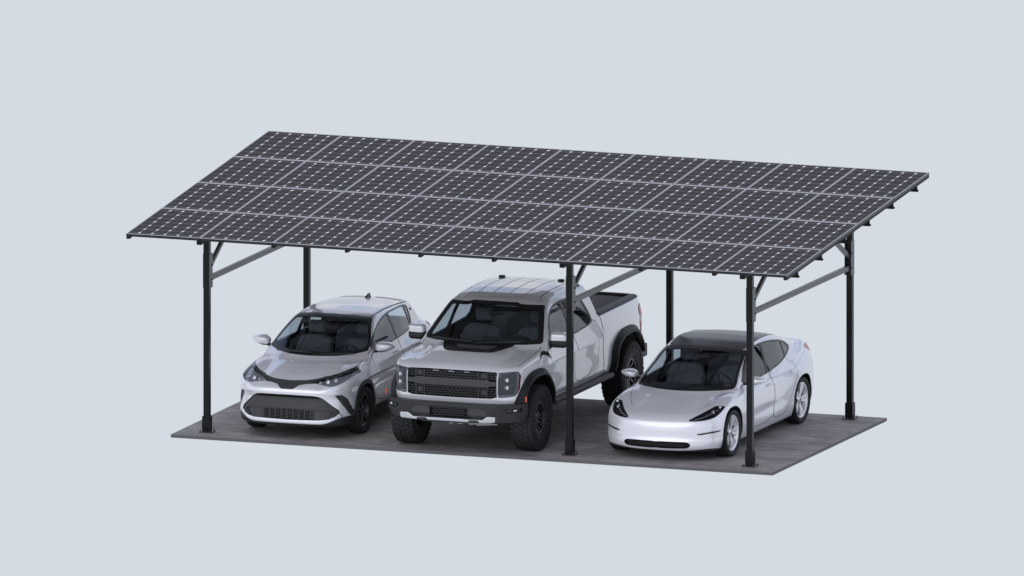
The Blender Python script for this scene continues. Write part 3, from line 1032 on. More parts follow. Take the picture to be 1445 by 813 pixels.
# ================================================================== the crossover
def crossover():
    root = empty('crossover_car', (1.74, 0.12, 0), 'compact white crossover with a black grille bar and black wheels, parked beside the pickup truck', 'car')
    Wp = prof([(0, .845), (.5, .872), (.95, .878), (1.6, .872), (2.4, .872), (3.1, .88), (3.62, .885), (4.0, .85), (4.36, .78)], .12)
    dW = prof([(.1, -.14), (.22, -.07), (.36, -.012), (.48, 0), (.62, -.004), (.78, -.012), (.90, -.03), (1.0, -.055), (1.08, -.09), (1.2, -.17)], .03)
    hood = prof([(-.1, .70), (.04, .775), (.14, .835), (.35, .915), (.65, .985), (.95, 1.035), (1.2, 1.065), (1.6, 1.06), (2.4, 1.07), (3.0, 1.10), (3.5, 1.18), (3.9, 1.205), (4.15, 1.165), (4.36, 1.04)], .05)
    fz = prof([(.1, .16), (.19, .07), (.235, .02), (.27, -.008), (.305, -.006), (.34, .015), (.46, .035), (.60, .045), (.665, .015), (.70, -.008), (.75, -.002), (.80, .022), (.87, .07), (1.0, .2)], .012)
    rz = prof([(.1, .25), (.3, .06), (.5, 0.0), (.7, .02), (.95, .03), (1.1, .12), (1.3, .3)], .03)
    Tc = prof([(.45, .72), (.95, 1.045), (1.3, 1.235), (1.75, 1.455), (1.92, 1.515), (2.2, 1.558), (2.6, 1.572), (3.0, 1.565), (3.4, 1.54), (3.72, 1.505), (3.84, 1.485), (3.91, 1.38), (4.15, 1.15), (4.4, .92)], .045)
    wb = prof([(.9, .80), (1.3, .80), (1.8, .79), (2.4, .79), (3.0, .765), (3.5, .705), (3.9, .645), (4.3, .56)], .1)
    def f(X, Y, Z):
        ax = np.abs(X)
        W = Wp(Y) + dW(Z) + .022 * gauss(Y, .95, .40) * gauss(Z, .72, .20) + .05 * gauss(Y, 3.62, .50) * gauss(Z, .82, .22) - .036 * gauss(Y, 2.2, .75) * gauss(Z, .60, .13)
        W = W + .012 * gauss(Z, .93 + .03 * (Y - 2), .035) * sstep(1.2, 1.8, Y)
        T = hood(Y) - .055 * (ax / .85) ** 2.4 + .022 * gauss(ax, .74, .13) * gauss(Y, .72, .4) - .012 * gauss(ax, .50, .10) * sstep(1.2, .5, Y)
        F = fz(Z) + .055 * (ax / .88) ** 2 + .36 * (ax / .88) ** 5
        R = 4.33 - rz(Z) - .06 * (ax / .85) ** 2 - .22 * (ax / .85) ** 5
        lo = smax(ax - W, Z - T, .075)
        lo = smax(lo, F - Y, .045)
        lo = smax(lo, Y - R, .07)
        lo = smax(lo, .205 - Z, .03)
        Yp = Y - .20 * (ax / .75) ** 2 * sstep(2.9, 1.5, Y)
        Wc = wb(Y) - .40 * (Z - 1.1) - .10 * np.maximum(Z - 1.25, 0) ** 2 * 4
        cb = smax(ax - Wc, Z - Tc(Yp) + .035 * (ax / .6) ** 2, .075)
        cb = smax(smax(cb, .8 - Z, .02), Y - R - .03, .03)
        return smin(lo, cb, .035)
    S = surf_nets(f, (-1.06, -.1, .08), (1.06, 4.5, 1.70), .021)
    AY, RY = .95, 3.60
    # arches and their cladding
    for yw in (AY, RY):
        _, S = cut_arch(S, yw, .345, .385, .385)
    rings = []
    for yw in (AY, RY):
        a, S = cut_arch(S, yw, .345, .440, .445)
        rings.append(a)
    sill, S = split(S, np.maximum(S[0][:, 2] - prof([(0, .20), (.6, .205), (1.2, .31), (1.5, .335), (3.0, .35), (3.3, .36), (4.0, .40), (4.4, .42)], .03)(S[0][:, 1]), .48 - S[0][:, 1]))
    under, S = split(S, np.maximum(S[0][:, 2] - .252 - .10 * sstep(.50, .84, np.abs(S[0][:, 0])), S[0][:, 1] - .62))
    for ring in rings:
        for s in (1, -1):
            mk('arch_cladding', [dict(m=offset(split(ring, -s * ring[0][:, 0])[0], .012), mat=CLAD, fl=.03)], root)
    mk('underbody', [dict(m=sill, mat=CLAD, fl=.01), dict(m=under, mat=CLAD, fl=.01)], root)
    # windscreen
    wpoly = [(0, 1.078), (.35, 1.082), (.60, 1.10), (.742, 1.128), (.760, 1.15), (.70, 1.28), (.592, 1.475), (.562, 1.502), (.3, 1.527), (0, 1.534), (-.1, 1.534), (-.1, 1.078)]
    V = S[0]
    lim = V[:, 1] - (1.25 + (V[:, 2] - 1.12) * (.73 / .388) + .15)
    frit, S = split(S, np.maximum(g_front(S, wpoly, 2.3, ymin=.85), lim))
    gpoly = [(0, 1.125), (.35, 1.13), (.58, 1.145), (.695, 1.165), (.712, 1.19), (.655, 1.30), (.563, 1.455), (.545, 1.468), (.3, 1.494), (0, 1.50), (-.1, 1.50), (-.1, 1.125)]
    glass, frit = split(frit, g_front(frit, gpoly, 2.3))
    o = mk('windscreen', [dict(m=offset(glass, -.004), mat=GLASS), dict(m=frit, mat=BLACK, lin=(.012, LINER))], root)
    # rear screen
    V = S[0]
    rg = np.maximum(sdpoly(np.abs(V[:, 0]), V[:, 2], [(-.1, 1.16), (.44, 1.16), (.48, 1.36), (-.1, 1.40)]), 3.7 - V[:, 1])
    rear, S = split(S, rg)
    mk('rear_window', [dict(m=rear, mat=SIDEGLASS)], root)
    sp, S = split(S, np.maximum(g_top(S, [(.06, 3.60), (.46, 3.55), (.47, 3.66), (.06, 3.74)], 1.35), 0 * S[0][:, 0] - 1))
    mk('spoiler_insert', [dict(m=offset(sp, .004), mat=GLOSS, fl=.02)], root)
    # lamps and grille
    hl = chaikin([(.30, .845), (.42, .872), (.56, .915), (.70, .967), (.80, 1.005), (.86, 1.01), (.87, .95), (.79, .85), (.70, .808), (.62, .798), (.46, .818)], 1)
    lamp, S = split(S, g_front(S, hl, .86))
    band, S = split(S, np.maximum(g_front(S, [(-.1, .752), (.085, .752), (.125, .775), (.17, .805), (.27, .822), (.36, .826), (.46, .848), (.62, .905), (.80, .985), (.87, 1.02), (.85, 1.035), (.76, 1.005), (.58, .940), (.42, .888), (.25, .862), (0, .852), (-.1, .852)], .9), S[0][:, 1] - np.interp(np.abs(S[0][:, 0]), [0, .3, .5, .7, .87], [.28, .32, .42, .6, .80])))
    mk('grille_band', [dict(m=offset(band, .003), mat=GREYPLASTIC, fl=.02)], root)
    for s in (1, -1):
        L = split(lamp, -s * lamp[0][:, 0])[0]
        # smoked upper edge, clear lower part with reflector behind
        up, dn = split(L, -(L[0][:, 2] - (np.interp(np.abs(L[0][:, 0]), [.3, .5, .7, .86], [.870, .893, .940, .995]))))
        h_ = mk('headlight', [dict(m=offset(L, -.05), mat=LENSGREY), dict(m=offset(up, -.012), mat=GLOSS, fl=.03), dict(m=offset(L, -.0005), mat=CLEARLAMP)], root)
        for (x, z, r, mt) in ((.47, .845, .016, LENSGREY), (.57, .856, .024, CHROME), (.67, .875, .026, LENSGREY)):
            yy = float(np.interp(x, [.3, .5, .7, .86], [.09, .14, .26, .5])) + .018
            b = MB(); b.lathe([(0, 0), (0.012, r * .8), (.02, r), (0, r * 1.1)], 16)
            k = b.build('lamp_reflector', [mt], h_, (s * x, yy + .02, z), (0, 0, -math.pi / 2))
    # lower intake
    intake = [(-.1, .668), (.40, .662), (.47, .652), (.53, .625), (.735, .440), (.742, .412), (.70, .368), (.62, .332), (.50, .316), (-.1, .308)]
    inn, gap, S = strip(S, lambda q: g_front(q, intake, .6), .006)
    slot, inn = split(inn, g_front(inn, [(-.1, .664), (.46, .654), (.52, .628), (.50, .618), (-.1, .622)], .8))
    mesh_, inn = split(inn, g_front(inn, [(-.1, .462), (.62, .452), (.70, .415), (.60, .335), (.48, .318), (-.1, .310)], .8))
    g = mk('lower_grille', [dict(m=offset(inn, -.012), mat=GREYPLASTIC, fl=.04), dict(m=offset(slot, -.05), mat=WELL), dict(m=offset(split(mesh_, np.abs(mesh_[0][:, 0]) - .37)[0], -.055), mat=WELL), dict(m=offset(split(mesh_, np.abs(mesh_[0][:, 0]) - .37)[1], -.035), mat=GREYPLASTIC), dict(m=offset(gap, -.01), mat=BLACK)], root)
    gb = MB()
    for i in range(7):
        z = .325 + i * .021
        hwid = .40
        pts = [(x, .034 + .055 * (x / .88) ** 2 + .36 * abs(x / .88) ** 5, z) for x in np.linspace(-hwid, hwid, 15)]
        for p, q in zip(pts[:-1], pts[1:]): gb.beam(p, q, .012, .007)
    for i in range(9):
        x = -.36 + i * .09
        y = .036 + .055 * (x / .88) ** 2
        gb.box((x, y, .388), (.014, .012, .145))
    gb.build('grille_bars', [GREYPLASTIC], g)
    bb = MB()
    bb.box((0, .125, .385), (.90, .01, .14)); bb.build('radiator_gap', [WELL], g)
    # side blades
    bl, S = split(S, g_front(S, [(.690, .675), (.775, .672), (.825, .60), (.862, .47), (.872, .33), (.862, .335), (.80, .47), (.735, .585)], .62))
    for s in (1, -1):
        mk('bumper_vent', [dict(m=offset(split(bl, -s * bl[0][:, 0])[0], -.012), mat=GREYPLASTIC, fl=-.012)], root)
    # creases from intake corner to the arch
    V = S[0]
    ln, S = split(S, np.maximum(lineg(np.abs(V[:, 0]), V[:, 2], [(.742, .41), (.775, .36), (.76, .27)], .010), V[:, 1] - .6))
    # bonnet shut line
    V = S[0]
    hln, S = groove(S, along([.74, .85, 1.0, 1.2], [.79, .775, .765, .76]), ybox(.80, 1.19, .9), .008)
    # glass and doors
    dlo = chaikin([(1.40, 1.118), (1.9, 1.112), (2.5, 1.115), (3.0, 1.13), (3.40, 1.155), (3.53, 1.24), (3.60, 1.40), (3.57, 1.45), (3.3, 1.478), (2.9, 1.492), (2.5, 1.488), (2.15, 1.445), (1.8, 1.335)], 1)
    panes = [[(1.66, 1.135), (2.545, 1.138), (2.56, 1.47), (2.45, 1.462), (2.15, 1.418), (1.84, 1.325), (1.69, 1.235)],
             [(2.63, 1.14), (3.02, 1.15), (3.355, 1.172), (3.42, 1.45), (3.2, 1.465), (2.9, 1.475), (2.64, 1.474)],
             [(3.40, 1.18), (3.49, 1.25), (3.55, 1.41), (3.52, 1.436), (3.46, 1.444)]]
    doors = [chaikin([(1.40, 1.16), (1.385, .95), (1.41, .60), (1.50, .37), (2.58, .37), (2.595, .8), (2.595, 1.32)], 1),
             chaikin([(2.607, 1.32), (2.607, .8), (2.60, .375), (3.02, .385), (3.10, .58), (3.25, .74), (3.46, .84), (3.50, 1.0), (3.44, 1.20)], 1)]
    S, gaps = windows_and_doors(root, S, dlo, panes, doors, PAINT, [((.875, 2.40, .985), 0)], BLACK, SIDEGLASS)
    # quarter panel tail lamp
    tl, S = split(S, g_side(S, [(3.98, 1.13), (4.18, 1.115), (4.45, 1.05), (4.45, .92), (4.25, .95), (4.10, 1.03)], 0, .45))
    for s in (1, -1):
        mk('tail_light', [dict(m=offset(split(tl, -s * tl[0][:, 0])[0], .01), mat=RED, lin=(.03, LINER))], root)
    V = S[0]
    rl, S = groove(S, along([2.0, 2.4, 2.9, 3.4, 3.7], [.548, .555, .545, .52, .495]), ybox(1.98, 3.72, 1.3), .014)
    dh, S = split(S, g_side(S, [(3.64, 1.385), (3.74, 1.37), (3.74, 1.335), (3.65, 1.345)], 0, .3))
    gp = cat(*(gaps + [hln, ln, rl]))
    mk('body', [dict(m=S, mat=PAINT, lin=(.03, LINER), wall=BLACK), dict(m=offset(gp, -.012), mat=WELL), dict(m=offset(dh, -.01), mat=GLOSS)], root)
    lx = lambda y, z: .845
    wheel_well(root, AY, .345, .384, .50, lx); wheel_well(root, RY, .345, .384, .50, lx)
    put_wheels(root, .345, .235, .225, 'fivefork', .885, (AY, RY))
    # cabin
    for s in (1, -1): seat(root, s * .37, 2.08, .535, 1.0, .25)
    seat(root, 0, 2.95, .60, .95, .60, 'rear_seat')
    solid('dashboard', lambda X, Y, Z: rbox(X, Y, Z, (0, 1.46, .88), (.68, .24, .15), .10, rx=.05), (-.8, .8, .6), (.8, 1.7, 1.2), .035, DASH, root)
    steering(root, .37, 1.60, 1.02)
    rear_view_mirror(root, 1.86, 1.36)
    for s in (1, -1): wing_mirror(root, s, (s * .955, 1.58, 1.175), (.145, .105, .082), .065, PAINT, (s * .80, 1.55, 1.10), BLACK, .16, -.055)
    wipers(root, [((-.55, 1.13, 1.115), (.02, 1.06, 1.118)), ((.02, 1.045, 1.09), (.60, 1.16, 1.125))])
    a = MB(); a.hexa([(-.022, 3.36, 1.535), (-.022, 3.56, 1.51), (.022, 3.56, 1.51), (.022, 3.36, 1.535), (-.006, 3.48, 1.588), (-.004, 3.54, 1.588), (.004, 3.54, 1.588), (.006, 3.48, 1.588)])
    a.build('antenna', [GREYPLASTIC], root)
    return root
crossover()

# ================================================================== the pickup truck
def pickup():
    root = empty('pickup_truck', (4.44, -0.42, 0), 'large white pickup truck with black wheel flares and knobbly off-road tyres, between two cars', 'pickup truck')
    Wp = prof([(0, .955), (.5, .995), (1.2, 1.005), (2, 1.005), (3.8, 1.005), (5.3, .998), (5.7, .97)], .1)
    dW = prof([(.5, -.09), (.62, -.035), (.74, -.004), (.86, 0), (1.0, -.012), (1.18, -.010), (1.30, -.018), (1.40, -.040), (1.50, -.075), (1.62, -.13)], .025)
    hood = prof([(.0, 1.13), (.12, 1.235), (.20, 1.285), (.34, 1.335), (.55, 1.362), (.9, 1.393), (1.3, 1.435), (1.6, 1.465), (2.2, 1.44), (3.6, 1.465), (3.8, 1.525), (5.8, 1.525)], .03)
    fz = prof([(.6, .20), (.76, .165), (.86, .135), (1.0, .125), (1.15, .125), (1.24, .14), (1.3, .19), (1.4, .3)], .02)
    Tc = prof([(.85, 1.215), (1.2, 1.455), (1.93, 1.945), (2.04, 1.995), (2.25, 2.040), (2.6, 2.066), (3.1, 2.070), (3.5, 2.050), (3.9, 2.005)], .035)
    bot = prof([(0, .78), (.42, .78), (.5, .64), (.7, .62), (5.3, .62), (5.45, .72), (5.8, .76)], .02)
    def f(X, Y, Z):
        ax = np.abs(X)
        W = Wp(Y) + dW(Z) + .012 * gauss(Z, 1.24, .05) * sstep(1.0, 1.6, Y) - .008 * gauss(Z, .92, .14)
        T = hood(Y) - .045 * (ax / .98) ** 2.5 * sstep(3.7, 3.3, Y) + .036 * sstep(.66, .54, ax) * sstep(.30, .85, Y) * sstep(2.2, 1.8, Y)
        F = fz(Z) + .025 * ax ** 2 + .25 * (ax / .97) ** 7
        R = 5.64 - .05 * (Z - 1.0) - .03 * ax ** 2 - .06 * (ax / .98) ** 9
        lo = smax(ax - W, Z - T, .055)
        lo = smax(lo, F - Y, .085)
        lo = smax(lo, Y - R, .03)
        lo = smax(lo, bot(Y) - Z, .015)
        bed = np.maximum(np.maximum(ax - .79, 3.94 - Y), np.maximum(Y - 5.53, 1.02 - Z))
        lo = smax(lo, -bed, .015)
        Yp = Y - .16 * (ax / .85) ** 2 * sstep(3.2, 1.9, Y)
        Wc = .962 - .40 * (Z - 1.45) - .25 * np.maximum(Z - 1.6, 0) ** 2
        Wc = Wc + .02 * sstep(1.9, 1.2, Y)
        cb = smax(ax - Wc, Z - Tc(Yp) + .035 * (ax / .7) ** 2.5 + .010 * (1 - sstep(.50, .62, ax)) * -1 * sstep(1.95, 2.2, Y), .07)
        cb = smax(cb, Y - 3.81 + .10 * (Z - 1.4), .05)
        cb = smax(cb, 1.2 - Z, .02)
        return smin(lo, cb, .022)
    S = surf_nets(f, (-1.14, .0, .5), (1.14, 5.8, 2.2), .021)
    AY, RY, ZR = 1.0, 4.86, .485
    rings = []
    for yw in (AY, RY): _, S = cut_arch(S, yw, ZR, .615, .610, 2.6)
    for yw in (AY, RY):
        a, S = cut_arch(S, yw, ZR, .715, .705, 2.6)
        rings.append(a)
    for a, yw in zip(rings, (AY, RY)):
        V = a[0]
        rr = ((np.abs(V[:, 1] - yw) / .715) ** 2.6 + (np.abs(V[:, 2] - ZR) / .705) ** 2.6) ** (1 / 2.6)
        d = .022 + .105 * sstep(1.0, .90, rr) - .012 * sstep(.84, .80, rr)
        # push outwards along x only
        Nx = V.copy() * 0; Nx[:, 0] = np.sign(V[:, 0])
        for s in (1, -1):
            h = split(a, -s * V[:, 0])[0]
            Vh = h[0]
            r2 = ((np.abs(Vh[:, 1] - yw) / .715) ** 2.6 + (np.abs(Vh[:, 2] - ZR) / .705) ** 2.6) ** (1 / 2.6)
            d2 = .012 + .066 * sstep(1.0, .90, r2)
            V2 = Vh.copy(); V2[:, 0] = s * (np.minimum(np.abs(Vh[:, 0]), 1.012) + d2)
            e1 = V2[h[2][:, 1]] - V2[h[2][:, 0]]; e2 = V2[h[2][:, 2]] - V2[h[2][:, 0]]
            fn_ = np.cross(e1, e2); N2 = np.zeros_like(V2)
            for k in range(3): np.add.at(N2, h[2][:, k], fn_)
            N2 /= np.maximum(np.linalg.norm(N2, axis=1, keepdims=True), 1e-9)
            mk('wheel_flare', [dict(m=(V2, N2, h[2]), mat=FLARE, fl=.08)], root)
    V = S[0]
    under, S = split(S, V[:, 2] - .645 - .10 * sstep(.6, .3, V[:, 1]) - .1 * sstep(5.3, 5.5, V[:, 1]))
    mk('underbody', [dict(m=under, mat=CLAD, fl=.01)], root)
    # windscreen
    V = S[0]
    wpoly = [(-.1, 1.475), (.4, 1.475), (.70, 1.47), (.885, 1.475), (.905, 1.50), (.80, 1.76), (.728, 1.925), (.70, 1.940), (.40, 1.952), (.34, 1.972), (-.1, 1.978)]
    lim = V[:, 1] - (1.40 + (V[:, 2] - 1.49) * (.71 / .45) + .15)
    frit, S = split(S, np.maximum(g_front(S, wpoly, 2.4, ymin=1.0), lim))
    gpoly = [(-.1, 1.515), (.4, 1.512), (.68, 1.512), (.805, 1.525), (.815, 1.55), (.745, 1.72), (.668, 1.895), (.64, 1.905), (.42, 1.915), (.34, 1.935), (-.1, 1.940)]
    glass, frit = split(frit, g_front(frit, gpoly, 2.4))
    mk('windscreen', [dict(m=offset(glass, -.004), mat=GLASS), dict(m=frit, mat=BLACK, lin=(.012, LINER))], root)
    V = S[0]
    rg = np.maximum(sdpoly(np.abs(V[:, 0]), V[:, 2], [(-.1, 1.58), (.66, 1.58), (.60, 1.90), (-.1, 1.92)]), 3.6 - V[:, 1])
    rear, S = split(S, np.maximum(rg, V[:, 1] - 3.93))
    mk('rear_window', [dict(m=rear, mat=SIDEGLASS)], root)
    # front: grille, lamps
    gp = [(-.1, 1.262), (.40, 1.262), (.66, 1.255), (.69, 1.245), (.69, .90), (.62, .872), (-.1, .866)]
    gr, S = split(S, g_front(S, gp, .6))
    bar, gr = split(gr, g_front(gr, [(-.1, 1.145), (.56, 1.145), (.585, 1.12), (.695, 1.12), (.695, 1.055), (.585, 1.055), (.56, 1.035), (-.1, 1.035)], .6))
    go = mk('grille', [dict(m=offset(gr, -.055), mat=WELL), dict(m=gr, mat=PLASTIC, fl=0) if False else dict(m=offset(bar, -.006), mat=GREYPLASTIC, fl=.05)], root)
    fy = lambda x: .125 + .025 * x * x + .25 * (abs(x) / .97) ** 7
    for (za, zb, rows) in ((1.150, 1.255, 3), (.885, 1.030, 4)):
        nb = MB()
        hz = (zb - za) / rows
        for r in range(rows):
            z0 = za + r * hz
            for i in range(-11, 12):
                x = i * .062 + (.031 if r % 2 else 0)
                if abs(x) > .67: continue
                y = fy(x) + .022
                c = [(x - .031, z0 + hz * .25), (x - .012, z0 + hz * .5 + hz * .12), (x + .012, z0 + hz * .62), (x + .031, z0 + hz * .25)]
                for (p, q) in ((c[0], c[1]), (c[1], c[2]), (c[2], c[3])):
                    if max(abs(p[0]), abs(q[0])) > .69: continue
                    nb.beam((p[0], y, p[1]), (q[0], y, q[1]), .016, .009)
        for x in (-.69, -.555, -.425, .425, .555, .69):
            nb.box((x * .985, fy(x) + .012, (za + zb) / 2), (.012, .03, zb - za))
        for x in (-.49, .49):
            nb.box((x, fy(x) + .03, (za + zb) / 2), (.07, .02, (zb - za) * .5))
        nb.build('grille_mesh', [GREYPLASTIC], go)
    tb = MB()
    for x in (-.24, 0, .24): tb.box((x, fy(x) + .004, 1.247), (.085, .014, .012), 0, None, .004)
    tb.build('grille_notch', [LENSGREY], go)  # added notches for the body-coloured bumps on the grille top, not lamps
    lp = [(.70, .905), (.70, 1.250), (.90, 1.262), (.945, 1.252), (.968, 1.19), (.958, 1.0), (.935, .925), (.90, .895), (.72, .885)]
    lamp, S = split(S, g_front(S, lp, .80))
    for s in (1, -1):
        L = split(lamp, -s * lamp[0][:, 0])[0]
        g = g_front(L, [(.715, .92), (.715, 1.235), (.90, 1.245), (.945, 1.215), (.938, 1.0), (.91, .925)], .9)
        inner, edge = split(L, g)
        amb, edge2 = split(edge, np.maximum(np.maximum(-.011 - g_front(edge, lp, .8), .90 - np.abs(edge[0][:, 0])), np.maximum(.98 - edge[0][:, 2], edge[0][:, 2] - 1.235)))
        h_ = mk('headlight', [dict(m=offset(inner, -.055), mat=LAMPBASE), dict(m=offset(edge2, -.012), mat=LENSGREY, fl=.05), dict(m=offset(amb, -.010), mat=AMBER, fl=.05), dict(m=offset(L, -.001), mat=LAMPGLASS)], root)
        for z in (1.145, 1.035):
            x = .815
            b = MB()
            y = fy(x) + .025
            b.box((s * x, y, z), (.062, .03, .062), 0, None, .008)
            b.box((s * x, y - .017, z), (.046, .006, .046), 1, None, .002)
            b.build('lamp_projector', [LENSGREY, LAMPWHITE], h_)
    # bonnet scoop, shut line, fender vent
    sc, S = split(S, np.maximum(g_top(S, chaikin([(-.1, .82), (.27, .82), (.40, .88), (.57, 1.36), (.54, 1.44), (-.1, 1.44)], 1), 1.3), S[0][:, 1] - 1.5))
    so = mk('bonnet_scoop', [dict(m=offset(sc, -.016), mat=BLACK, fl=-.016)], root)
    sl = MB()
    for i in range(5):
        y = 1.10 + i * .06
        sl.box((0, y, float(hood(y)) + .016), (.50 + i * .06, .03, .012), 0, Matrix.Rotation(-.5, 3, 'X'))
    sl.build('scoop_slat', [CLAD], so)
    V = S[0]
    hln, S = groove(S, along([.4, .9, 1.5], [.915, .905, .90]), ybox(.46, 1.46, 1.22), .009)
    fv, S = split(S, g_side(S, [(1.20, 1.325), (1.30, 1.385), (1.40, 1.395), (1.47, 1.37), (1.53, 1.28), (1.46, 1.275), (1.40, 1.335), (1.32, 1.345), (1.22, 1.30)], 0, .8))
    mk('fender_vent', [dict(m=offset(fv, .006), mat=GLOSS, fl=.03)], root)
    # roof ribs
    V = S[0]
    ribs = []
    for x0_ in (.125, .36, .585):
        r_, S = groove(S, along([0, 9], [x0_, x0_]), ybox(2.27, 3.62, 1.93), .013)
        ribs.append(r_)
    rib = cat(*ribs)
    # doors and glass
    dlo = chaikin([(1.53, 1.385), (1.75, 1.40), (2.6, 1.425), (3.44, 1.455), (3.54, 1.52), (3.43, 1.83), (3.34, 1.895), (2.7, 1.925), (2.25, 1.905), (1.95, 1.775)], 1)
    panes = [[(1.72, 1.42), (2.575, 1.445), (2.585, 1.89), (2.25, 1.872), (2.00, 1.755)],
             [(2.685, 1.45), (3.38, 1.475), (3.465, 1.53), (3.375, 1.81), (3.295, 1.862), (2.695, 1.89)]]
    doors = [chaikin([(1.50, 1.44), (1.485, .82), (1.53, .70), (2.62, .70), (2.635, 1.0), (2.635, 1.64)], 1),
             chaikin([(2.65, 1.64), (2.65, 1.0), (2.64, .70), (3.55, .70), (3.66, .82), (3.70, 1.30), (3.62, 1.52)], 1)]
    S, gaps = windows_and_doors(root, S, dlo, panes, doors, PAINT_T, [((.985, 2.50, 1.225), 0), ((.985, 3.46, 1.245), 1)], BLACK, SIDEGLASS, .24)
    cg, S = split(S, np.maximum(np.abs(S[0][:, 1] - 3.865 ) - .012, np.maximum(S[0][:, 2] - 1.535, .6 - np.abs(S[0][:, 0]))))
    # bed rail caps, bed inside
    V = S[0]
    capg = np.maximum(np.maximum(1.498 - V[:, 2], V[:, 2] - 1.6), np.maximum(3.90 - V[:, 1], np.abs(V[:, 0]) - .965))
    cap, S = split(S, capg)
    bedg = np.maximum(np.maximum(np.abs(S[0][:, 0]) - .815, 3.90 - S[0][:, 1]), np.maximum(S[0][:, 1] - 5.56, .95 - S[0][:, 2]))
    bed, S = split(S, bedg)
    mk('bed_rail', [dict(m=offset(cap, .016), mat=PLASTIC, fl=.03)], root)
    mk('truck_bed', [dict(m=bed, mat=BEDGREY)], root)
    cr = MB()
    cr.box((0, 3.955, 1.44), (1.56, .02, .10)); cr.box((-.55, 3.97, 1.28), (.05, .02, .40)); cr.box((.55, 3.97, 1.28), (.05, .02, .40))
    cr.build('bed_rack', [BEDLINER], root)
    # tail lamps
    tl, S = split(S, g_side(S, chaikin([(5.44, 1.41), (5.75, 1.41), (5.75, .98), (5.50, .98), (5.48, 1.10), (5.42, 1.22)], 1), 0, .80))
    for s in (1, -1):
        t = split(tl, -s * tl[0][:, 0])[0]
        w, t = split(t, np.maximum(1.16 - t[0][:, 2], t[0][:, 2] - 1.26))
        mk('tail_light', [dict(m=offset(t, .008), mat=RED, fl=.02), dict(m=offset(w, .006), mat=LENSGREY, fl=.03)], root)
    gp_ = cat(*(gaps + [hln, cg]))
    mk('body', [dict(m=S, mat=PAINT_T, lin=(.03, LINER), wall=BLACK), dict(m=offset(gp_, -.014), mat=WELL), dict(m=offset(rib, -.012), mat=WELL, fl=-.012)], root)
    lx = lambda y, z: .985
    for yw in (AY, RY): wheel_well(root, yw, ZR, .612, .55, lx, .22)
    put_wheels(root, ZR, .240, .33, 'offroad', 1.085, (AY, RY))
    # front bumper
    def fb(X, Y, Z):
        ax = np.abs(X)
        F = .055 - .055 * sstep(.86, .70, ax) + .03 * ax ** 2 + .32 * (ax / 1.08) ** 7 + .10 * sstep(.64, .50, Z)
        b = smax(ax - 1.075 + .05 * sstep(.62, .5, Z), Z - .795, .02)
        b = smax(b, F - Y, .03)
        b = smax(b, (.515 + .03 * sstep(.8, .6, ax)) - Z, .02)
        return smax(b, Y - .46, .03)
    B = surf_nets(fb, (-1.14, -.06, .45), (1.14, .55, .86), .018)
    it, B = split(B, g_front(B, [(-.1, .742), (.285, .742), (.285, .598), (-.1, .598)], .2))
    pl, B = split(B, g_front(B, chaikin([(.30, .742), (.50, .742), (.575, .70), (.60, .655), (.56, .60), (.30, .60)], 1), .2))
    fg, B = split(B, g_front(B, [(.80, .735), (1.03, .745), (1.025, .675), (.84, .668)], .4))
    bo = mk('front_bumper', [dict(m=B, mat=PLASTIC), dict(m=offset(it, -.05), mat=WELL, fl=-.05, wall=BLACK), dict(m=offset(pl, -.012), mat=GREYPLASTIC, fl=-.012), dict(m=offset(fg, -.025), mat=BLACK, fl=-.025)], root)
    fyb = lambda x: .055 - .055 * float(sstep(.86, .70, abs(x))) + .03 * x * x + .32 * (abs(x) / 1.08) ** 7
    hb = MB()
    for r in range(4):
        for i in range(-5, 6):
            x = i * .052 + (.026 if r % 2 else 0)
            if abs(x) > .25: continue
            z = .615 + r * .034; y = fyb(x) + .02
            hb.beam((x - .026, y, z), (x, y, z + .016), .012, .008); hb.beam((x, y, z + .016), (x + .026, y, z), .012, .008)
    hb.build('bumper_mesh', [GREYPLASTIC], bo)
    for s in (1, -1):
        fo = MB()
        for x, mi in ((.965, 0), (.875, 1)):
            y = fyb(x) + .012
            fo.box((s * x, y, .708), (.078, .03, .044), mi, Matrix.Rotation(s * .6, 3, 'Z'), .008)
        for k in range(3):
            x = .945 + k * .02
            fo.box((s * x, fyb(x) - .006, .708), (.014, .012, .030), 2, Matrix.Rotation(s * .65, 3, 'Z'), .003)
        fo.build('fog_light', [BLACK, CLAD, LAMPWHITE], bo)
    # bright skid bar, tow hooks, skid plate
    def fs(X, Y, Z):
        ax = np.abs(X)
        top = .585 + .052 * sstep(.52, .62, ax)
        b = smax(ax - .735 + .25 * np.maximum(.60 - Z, 0), Z - top, .006)
        b = smax(b, (.538 + .015 * sstep(.5, .75, ax)) - Z, .008)
        yy = Y - .03 * ax ** 2 - .06 * sstep(.58, .5, Z)
        b = smax(b, np.abs(yy + .018) - .035, .008)
        return smax(b, -(np.maximum(np.abs(ax - .40) - .075, np.abs(Z - .552) - .016)), .006)
    solid('skid_bar', fs, (-.80, -.12, .47), (.80, .14, .70), .014, STEEL, root)
    for s in (1, -1):
        k = MB()
        k.tube([(s * .40 + .055 * math.cos(a), -.01 + .05 * math.sin(a), .555) for a in np.linspace(math.pi, 2 * math.pi, 10)], .016, 8)
        k.build('tow_hook', [BLACK], root)
    sk = MB()
    sk.hexa([(-.42, .06, .505), (.42, .06, .505), (.42, .06, .52), (-.42, .06, .52), (-.36, .75, .40), (.36, .75, .40), (.36, .75, .415), (-.36, .75, .415)])
    for x in (.02, .16, .33): sk.beam((x - .03, .07, .500), (x + .04, .07, .500), .03, .014, 1)
    sk.beam((.30, .05, .505), (.62, .12, .52), .03, .022, 1); sk.beam((.40, .10, .485), (.70, .16, .50), .02, .02, 1)
    sk.build('skid_plate', [CLAD, DISC], root)
